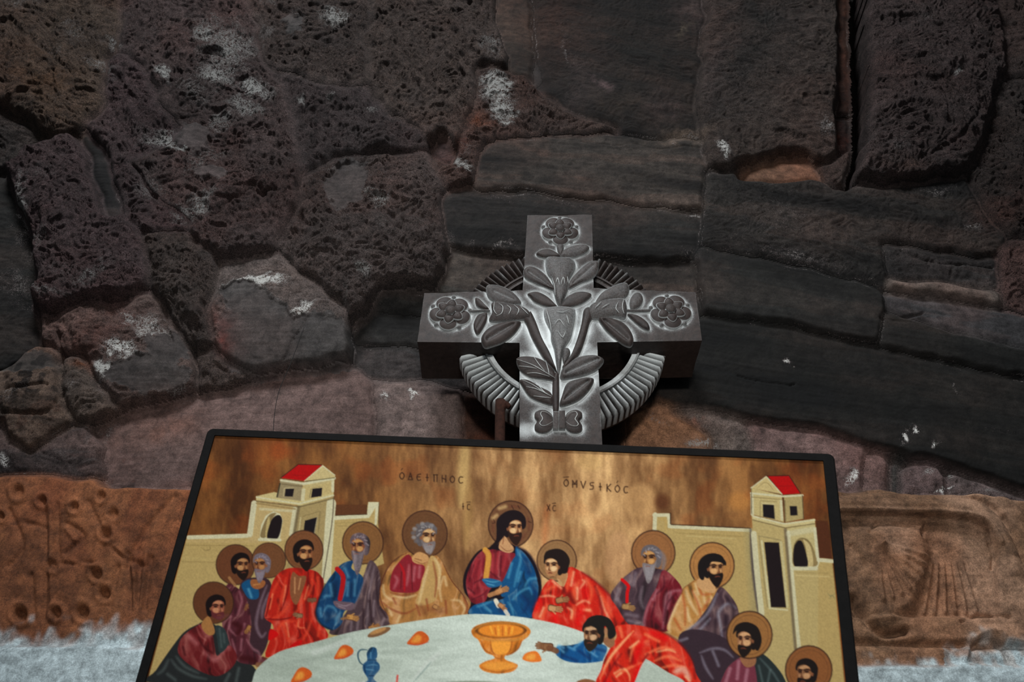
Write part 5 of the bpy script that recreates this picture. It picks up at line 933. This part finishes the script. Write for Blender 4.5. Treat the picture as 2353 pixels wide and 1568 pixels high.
for d in LV:
    o = puff(d['name'], d['w'], d['sw'], d['h'], d['dust'], parent=cross, crease=d['crease'], sharp=d['sharp'] if d['smooth'] else .9, label=d['label'])
    if d['veins']: vein_mesh(d['veins'], d['h'] * 1.0, o)
for c_, r, a in RC:        # five-petalled double roses
    rose = puff('rose', disc(c_[0], c_[1], r * .80), c_[None], .0018, .85, parent=cross)
    for k in range(5):
        t = a + math.pi / 2 + math.pi / 5 + k * 2 * math.pi / 5; q = disc(0, 0, 1, 26); q[:, 0] *= r * .34; q[:, 1] *= r * .40
        ca, sa = math.cos(t), math.sin(t); q = np.stack([c_[0] + ca * r * .60 + q[:, 0] * ca - q[:, 1] * sa, c_[1] + sa * r * .60 + q[:, 0] * sa + q[:, 1] * ca], 1)
        puff('petal', q, q.mean(0)[None], .0050, .0, parent=rose, rings=9, rim=.7)
        t += math.pi / 5; q = disc(0, 0, 1, 12); q = np.stack([c_[0] + math.cos(t) * r * .86 + q[:, 0] * r * .1, c_[1] + math.sin(t) * r * .86 + q[:, 1] * r * .1], 1); puff('petal', q, q.mean(0)[None], .003, .3, parent=rose, rings=4)
    for k in range(6):
        t = a + math.pi / 2 + k * math.pi / 3; q = disc(0, 0, 1, 22); q[:, 0] *= r * .25; q[:, 1] *= r * .225; q[:, 1] *= 1 - .35 * (q[:, 0] / (r * .26))
        ca, sa = math.cos(t), math.sin(t); q = np.stack([c_[0] + ca * r * .42 + q[:, 0] * ca - q[:, 1] * sa, c_[1] + sa * r * .42 + q[:, 0] * sa + q[:, 1] * ca], 1)
        puff('petal', q, q.mean(0)[None], .0045, .0, parent=rose, rings=7, y0=-.0040, rim=.7)
    puff('flower_rim', disc(c_[0], c_[1], r * .33), c_[None], .0095, .85, parent=rose, rings=5)
    puff('flower_centre', disc(c_[0], c_[1], r * .22), c_[None], .0035, .06, parent=rose, rings=6, y0=-.0078)
# body: subdivided front face, plain sides
W_ = xz(OUT); zb = cross.location.z
W_[6, 1] = zb; W_[7, 1] = zb
dirs = (W_[5], W_[8])
cen = xz([(1284, 805)])[0]
PT = [(11, 1, 0), (11, 2, 1)]
patches = [((W_[11], W_[2], W_[1], W_[0])), ((W_[9], W_[8], W_[11], W_[10])), ((W_[8], W_[5], W_[2], W_[11])), ((W_[5], W_[4], W_[3], W_[2])), ((W_[7], W_[6], W_[5], W_[8]))]
V, Q, n0 = [], [], 0
for a, b, c_, d in patches:
    nu = int(np.linalg.norm(b - a) / .0014) + 2; nv = int(np.linalg.norm(d - a) / .0014) + 2
    u_, v_ = np.meshgrid(np.linspace(0, 1, nu), np.linspace(0, 1, nv)); u_ = u_.ravel()[:, None]; v_ = v_.ravel()[:, None]
    p = (a * (1 - u_) + b * u_) * (1 - v_) + (d * (1 - u_) + c_ * u_) * v_; V.append(p)
    k = (np.arange(nv - 1)[:, None] * nu + np.arange(nu - 1)).ravel() + n0; Q.append(np.stack([k, k + 1, k + nu + 1, k + nu], 1)); n0 += nu * nv
V = np.concatenate(V); Q = np.concatenate(Q)
dd = np.full(len(V), 1e3, np.float32)
for w in RELW: dd = np.minimum(dd, poly_sdf(V[:, 0].astype(np.float32), V[:, 1].astype(np.float32), w))
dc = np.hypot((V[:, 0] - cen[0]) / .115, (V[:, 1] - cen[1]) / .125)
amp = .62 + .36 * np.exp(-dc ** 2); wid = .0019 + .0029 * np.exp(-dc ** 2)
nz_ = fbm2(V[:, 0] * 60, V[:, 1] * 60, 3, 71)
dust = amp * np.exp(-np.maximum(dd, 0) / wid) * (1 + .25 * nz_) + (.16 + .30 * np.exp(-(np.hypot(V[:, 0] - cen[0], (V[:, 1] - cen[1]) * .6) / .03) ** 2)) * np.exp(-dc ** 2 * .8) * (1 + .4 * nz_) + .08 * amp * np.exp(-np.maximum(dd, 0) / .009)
inv = np.where(dd < 0, np.exp(dd / .003), 1); dust *= inv
blc = xz([(1205, 990)])[0]; dust += .5 * np.exp(-((V[:, 0] - blc[0]) / .012) ** 2 - ((V[:, 1] - blc[1]) / .012) ** 2)
er = np.abs(poly_sdf(V[:, 0].astype(np.float32), V[:, 1].astype(np.float32), W_)); dust += .12 * np.exp(-er / .0012) * sstep(-.2, .4, nz_)
Yf = -.0004 * nz_ + .0022 * np.exp(-np.abs(dd) / .003)      # ground cut down a little around the carving
V3 = np.stack([V[:, 0], Yf, V[:, 1]], 1); nf = len(V3)
TH = .098
ring_ = []; W2 = W_
m = len(W2); m_in = W2 + (np.roll(W2, 1, 0) + np.roll(W2, -1, 0) - 2 * W2) * 0
SD = []
sub = [W2[i] + (W2[(i + 1) % m] - W2[i]) * t for i in range(m) for t in np.linspace(0, 1, 12, endpoint=False)]; sub = np.array(sub); ns = len(sub)
ys = (0.0, .0012, .03, .06, TH)
for k, y in enumerate(ys):
    j = sub + (.0006 * np.stack([fbm2(sub[:, 0] * 50 + k * 3, sub[:, 1] * 50, 2, 72), fbm2(sub[:, 0] * 50, sub[:, 1] * 50 + k * 5, 2, 73)], 1) if k > 1 else 0)
    SD.append(np.stack([j[:, 0], np.full(ns, y), j[:, 1]], 1))
i = np.arange(ns); j = (i + 1) % ns
sq = np.concatenate([np.stack([nf + k * ns + i, nf + k * ns + j, nf + (k + 1) * ns + j, nf + (k + 1) * ns + i], 1) for k in range(len(ys) - 1)])
V3 = np.concatenate([V3] + SD)
# back face as five quads on the outline corners
bc = np.stack([W_[:, 0], np.full(12, TH), W_[:, 1]], 1); b0 = len(V3); V3 = np.concatenate([V3, bc])
bq = np.array([(11, 0, 1, 2), (9, 10, 11, 8), (8, 11, 2, 5), (5, 2, 3, 4), (7, 8, 5, 6)]) + b0
dst = np.concatenate([dust, np.repeat([.10, .06, .03, .03, .03], ns), np.full(12, .03)])
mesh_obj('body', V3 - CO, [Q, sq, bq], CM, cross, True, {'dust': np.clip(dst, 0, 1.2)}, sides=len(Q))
# ring behind the arms with fluted ribs
RY = .032
pts_out = xz([(1040, 818), (1537, 814), (1196, 952), (1374, 955), (1095, 668), (1492, 668)], RY)
A_ = np.stack([2 * pts_out[:, 0], 2 * pts_out[:, 1], np.ones(6)], 1); sol = np.linalg.lstsq(A_, (pts_out ** 2).sum(1), rcond=None)[0]
rc = sol[:2]; ro = math.sqrt(sol[2] + rc @ rc)
pin = xz([(1118, 812), (1194, 878), (1455, 812), (1373, 880)], RY); ri = float(np.hypot(*(pin - rc).T).mean()); rm = ri + (ro - ri) * .20
def arc_band(name, r0, r1, ya, yb, t0, t1, dust_lightf, parent, n=60):
    t = np.linspace(t0, t1, n); V = []
    for r, y in ((r0, ya), (r1, ya), (r1, yb), (r0, yb)): V.append(np.stack([rc[0] + r * np.cos(t), np.full(n, y), rc[1] + r * np.sin(t)], 1))
    i = np.arange(n - 1); q = np.concatenate([np.stack([k * n + i, k * n + i + 1, ((k + 1) % 4) * n + i + 1, ((k + 1) % 4) * n + i], 1) for k in range(4)])
    caps = np.array([[0, n, 2 * n, 3 * n], [n - 1, 4 * n - 1, 3 * n - 1, 2 * n - 1]]); V = np.concatenate(V)
    return mesh_obj(name, V - CO, [q[:, ::-1], caps], CM, parent, True, {'dust': dust_lightf(V)}, sides=0)
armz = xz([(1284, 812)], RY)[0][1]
def ring_dust_light(V): return np.clip(.40 + .9 * np.exp(-np.maximum(armz - V[:, 2], 0) / .026) * (V[:, 2] < armz + .01) - .34 * (V[:, 2] > armz + .04) + .15 * noise2(V[:, 0] * 200, V[:, 2] * 200, 75), .04, 1)  # chalk with light painted in: whiter under the arms, dull on upper ring
for nm, t0, t1 in (('ring', -math.radians(5), math.radians(95)), ('ring', math.radians(85), math.radians(185)), ('ring', math.radians(175), math.radians(275)), ('ring', math.radians(265), math.radians(365))):
    ring = arc_band(nm, ri, rm, RY, RY + .045, t0, t1, ring_dust_light, cross)
    arc_band('ring_core', rm, ro - .002, RY + .012, RY + .043, t0, t1, lambda V: ring_dust_light(V) * 0, ring)
    arc_band('bead_line', rm - .0025, rm + .0005, RY - .003, RY + .002, t0, t1, lambda V: ring_dust_light(V) * .5, ring)
    nr = 24
    for k in range(nr):
        a0 = t0 + math.radians(5) + (k + .5) * math.radians(90) / nr; da = math.radians(90) / nr * .445
        # skip ribs buried in the arms
        mx, mz = rc[0] + (rm + ro) / 2 * math.cos(a0), rc[1] + (rm + ro) / 2 * math.sin(a0)
        if poly_sdf(np.array([mx], np.float32), np.array([mz], np.float32), W_)[0] < -.010: continue
        S5 = np.linspace(-1, 1, 7); V = []
        for r in (rm, rm + .002, (rm + ro) / 2, ro - .003, ro):
            e = .0 if rm < r < ro else .55
            for s_ in S5: t = a0 + s_ * da; V.append((rc[0] + r * math.cos(t), RY + .011 - (.0135 * (1 - s_ * s_) ** .7 * (1 - e) - .001), rc[1] + r * math.sin(t)))
        for r in (ro, rm):
            for s_ in S5: t = a0 + s_ * da; V.append((rc[0] + r * math.cos(t), RY + .035, rc[1] + r * math.sin(t)))
        V = np.array(V); q = [(a_ * 7 + b_, a_ * 7 + b_ + 1, (a_ + 1) * 7 + b_ + 1, (a_ + 1) * 7 + b_) for a_ in range(4) for b_ in range(6)] + [(28 + b_, 29 + b_, 36 + b_, 35 + b_) for b_ in range(6)]
        q += [(a_ * 7, (a_ + 1) * 7, 35, 42) if False else (a_ * 7, a_ * 7 + 7, a_ * 7 + 7, a_ * 7) for a_ in range(0)]
        dv = ring_dust_light(V) * 1.25 * (.02 + .98 * np.tile(1 - np.abs(S5) ** 2, 7))  # crest white, sides dark: light and shade painted across each rib
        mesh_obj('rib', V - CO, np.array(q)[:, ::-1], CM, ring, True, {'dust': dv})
# ---------------------------------------------------------------- icon panel
r_ = [ray(*p) for p in ((478, 984), (1917, 1043), (310, 1568), (1975, 1568))]
side_ = np.cross(np.cross(r_[0], r_[2]), np.cross(r_[1], r_[3])); side_ /= np.linalg.norm(side_); side_ *= np.sign(side_[2])
top_ = np.cross(np.cross(r_[0], r_[1]), side_); top_ /= np.linalg.norm(top_); top_ *= np.sign(top_[0])
nrm_ = np.cross(top_, side_); nrm_ *= -np.sign(nrm_[1]) ; nrm_ = nrm_ / np.linalg.norm(nrm_)      # faces the viewer (-y)
TLp = _C + r_[0] * ((-.050 - _C[1]) / r_[0][1])
def on_panel(px, py):
    r = ray(px, py); t = ((TLp - _C) @ nrm_) / (r @ nrm_); return _C + r * t[..., None]
def uv(P): d = np.asarray(P) - TLp; return d @ top_, d @ side_
Wp = float(uv(on_panel(1917., 1043.))[0]); LEDGE = 1.40
Hp = float((TLp[2] + Wp * top_[2] - LEDGE) / side_[2]) - .001
icon = empty('icon_panel', tuple(TLp), 'painted wooden icon of a supper on a gold ground, with a black border', 'icon')
Rm = Matrix(((top_[0], -nrm_[0], side_[0]), (top_[1], -nrm_[1], side_[1]), (top_[2], -nrm_[2], side_[2])))     # local x = along top, y = into the wall, z = up the side
icon.rotation_euler = Rm.to_euler(); bpy.context.view_layer.update()
TP = .022
def rrect(u0, u1, v0, v1, r, n=8):
    out = []
    for cx, cy, a in ((u1 - r, v1 - r, 0), (u0 + r, v1 - r, 90), (u0 + r, v0 + r, 180), (u1 - r, v0 + r, 270)):
        for t in np.linspace(math.radians(a), math.radians(a + 90), n): out.append((cx + r * math.cos(t), cy + r * math.sin(t)))
    return np.array(out)
u1i, v1i = uv(on_panel(np.array([490., 1893., 336.6, 1944.]), np.array([997., 1062., 1568., 1568.])))
iu0, iu1, iv1 = float((u1i[0] + u1i[2]) / 2), float((u1i[1] + u1i[3]) / 2), float((v1i[0] + v1i[1]) / 2)
iv0 = -Hp + (-iv1)
BLK = simple_material('black_painted_border', (11, 10, 10), .75, 70, .4, .25, .12)
o_ = rrect(0, Wp, -Hp, 0, .008); n = len(o_)
ob = o_ + (np.array([Wp / 2, -Hp / 2]) - o_) * .004
V = np.concatenate([np.stack([p[:, 0], np.full(n, y), p[:, 1]], 1) for p, y in ((o_, .004), (o_, TP - .002), (ob, TP))]); i = np.arange(n); j = (i + 1) % n
q = np.concatenate([np.stack([k * n + i, k * n + j, (k + 1) * n + j, (k + 1) * n + i], 1) for k in range(2)])
tri = np.concatenate([np.stack([i[1:-1] * 0, i[1:-1] + 1, i[1:-1]], 1), np.stack([i[1:-1] * 0, i[1:-1], i[1:-1] + 1], 1) + 2 * n])
mesh_obj('board', V, [q, tri], simple_material('dark_wood', (34, 26, 22), .7, 60, .4, .4), icon, False)
inn = rrect(iu0, iu1, iv0, iv1, .001)
oo = o_ + (np.array([Wp / 2, -Hp / 2]) - o_) * .004
V = np.concatenate([np.stack([p[:, 0], np.full(n, y), p[:, 1]], 1) for p, y in ((o_, .006), (o_, .0012), (oo, 0.0), (inn, 0.0), (inn, .006))])
q = np.concatenate([np.stack([k * n + i, k * n + j, (k + 1) * n + j, (k + 1) * n + i], 1) for k in range(4)])
mesh_obj('border', V, q[:, ::-1], BLK, icon, False)
cv = paint_picture()
nu = 900; vv = np.concatenate([np.linspace(iv1 + .001, -.345, 380), np.linspace(-.347, iv0 - .001, 40)]); uu = np.linspace(iu0 - .001, iu1 + .001, nu)
UU, VV = np.meshgrid(uu, vv); P3 = TLp + UU[..., None] * top_ + VV[..., None] * side_
ppx, ppy = pix(P3); ax = np.clip((ppx - cv.x0) - .5, 0, cv.W - 1.01); ay = np.clip((ppy - cv.y0) - .5, 0, cv.H - 1.01)
xi, yi = ax.astype(int), ay.astype(int); fx, fy = (ax - xi)[..., None], (ay - yi)[..., None]
cim = (cv.im[yi, xi] * (1 - fx) + cv.im[yi, xi + 1] * fx) * (1 - fy) + (cv.im[yi + 1, xi] * (1 - fx) + cv.im[yi + 1, xi + 1] * fx) * fy
alb = np.clip(srgb(np.clip(cim, 0, 255)) ** 1.08 * .95, .002, .92).reshape(-1, 3)
t = NT('painted_picture'); t.l(t.attr('paint'), t.b.inputs['Base Color']); t.b.inputs['Roughness'].default_value = .6; t.b.inputs['Specular IOR Level'].default_value = .06; t.bump(t.noise(260, 4, .6), .15, .0006)
nv = len(vv); k = (np.arange(nv - 1)[:, None] * nu + np.arange(nu - 1)).ravel(); q = np.stack([k, k + nu, k + nu + 1, k + 1], 1)
mesh_obj('painting', np.stack([UU, np.full_like(UU, .0025), VV], -1).reshape(-1, 3), q, t.m, icon, True, {'paint': alb})
# ---------------------------------------------------------------- small things
def tube(name, pts, r, mat, n=8, **kw):
    p = catmull(pts, 6, False) if len(pts) > 2 else np.array([np.array(pts[0]) + (np.array(pts[1]) - np.array(pts[0])) * t for t in np.linspace(0, 1, 12)])
    tg = np.gradient(p, axis=0); tg /= np.linalg.norm(tg, axis=1)[:, None]; a = np.cross(tg, (0.3, 1, .2)); a /= np.linalg.norm(a, axis=1)[:, None]; b = np.cross(tg, a)
    rr = np.broadcast_to(np.asarray(r, float), (len(p),)) if np.ndim(r) == 0 else np.interp(np.linspace(0, 1, len(p)), np.linspace(0, 1, len(r)), r)
    th = np.linspace(0, 2 * np.pi, n, endpoint=False); V = (p[:, None] + rr[:, None, None] * (a[:, None] * np.cos(th)[:, None] + b[:, None] * np.sin(th)[:, None])).reshape(-1, 3)
    i = np.arange(n); j = (i + 1) % n; q = np.concatenate([np.stack([k * n + i, k * n + j, (k + 1) * n + j, (k + 1) * n + i], 1) for k in range(len(p) - 1)])
    V = np.concatenate([V, p[:1], p[-1:]]); m = len(V) - 2
    tri = np.concatenate([np.stack([j, i, np.full(n, m)], 1), np.stack([(len(p) - 1) * n + i, (len(p) - 1) * n + j, np.full(n, m + 1)], 1)])
    return mesh_obj(name, V, [q, tri], mat, **kw)
def w3(px, py, Y): return tuple(on_y(float(px), float(py), Y))
RUSTM = simple_material('rusty_iron', (50, 28, 20), .9, 160, .5, .7, .2)
pole = w3(1152, 930, .008)
tube('iron_hook', [(pole[0] - .004, .008, 1.401), (pole[0] - .002, .008, 1.62), w3(1149, 975, .008), w3(1151, 942, .008), w3(1160, 930, .008), w3(1171, 937, .008)], [.008, .008, .0075, .007, .006, .0035], RUSTM, 10, label='rusty iron hook rising just left of the foot of the cross', cat='hook')
tube('cord', [w3(699, 752, .086), w3(668, 835, .072), w3(641, 900, .062), w3(630, 960, .050), w3(626, 1040, .040)], .00055, simple_material('dark_cord', (20, 18, 17), .8), 6, label='thin dark cord hanging from the left rock to behind the icon', cat='cord')
# whitewashed stone step that carries the cross and the icon, just below the view
bx = np.array([(x, y, z) for x in (-2.6, 2.6) for y in (-.22, .32) for z in (.0, 1.40)], float); bq = np.array([(0, 1, 3, 2), (4, 6, 7, 5), (0, 4, 5, 1), (2, 3, 7, 6), (1, 5, 7, 3), (0, 2, 6, 4)])
mesh_obj('wall_base', bx, bq[:, ::-1], simple_material('step_stone', (92, 88, 84), .9, 30, .2, .5), smooth=False, kind='structure')
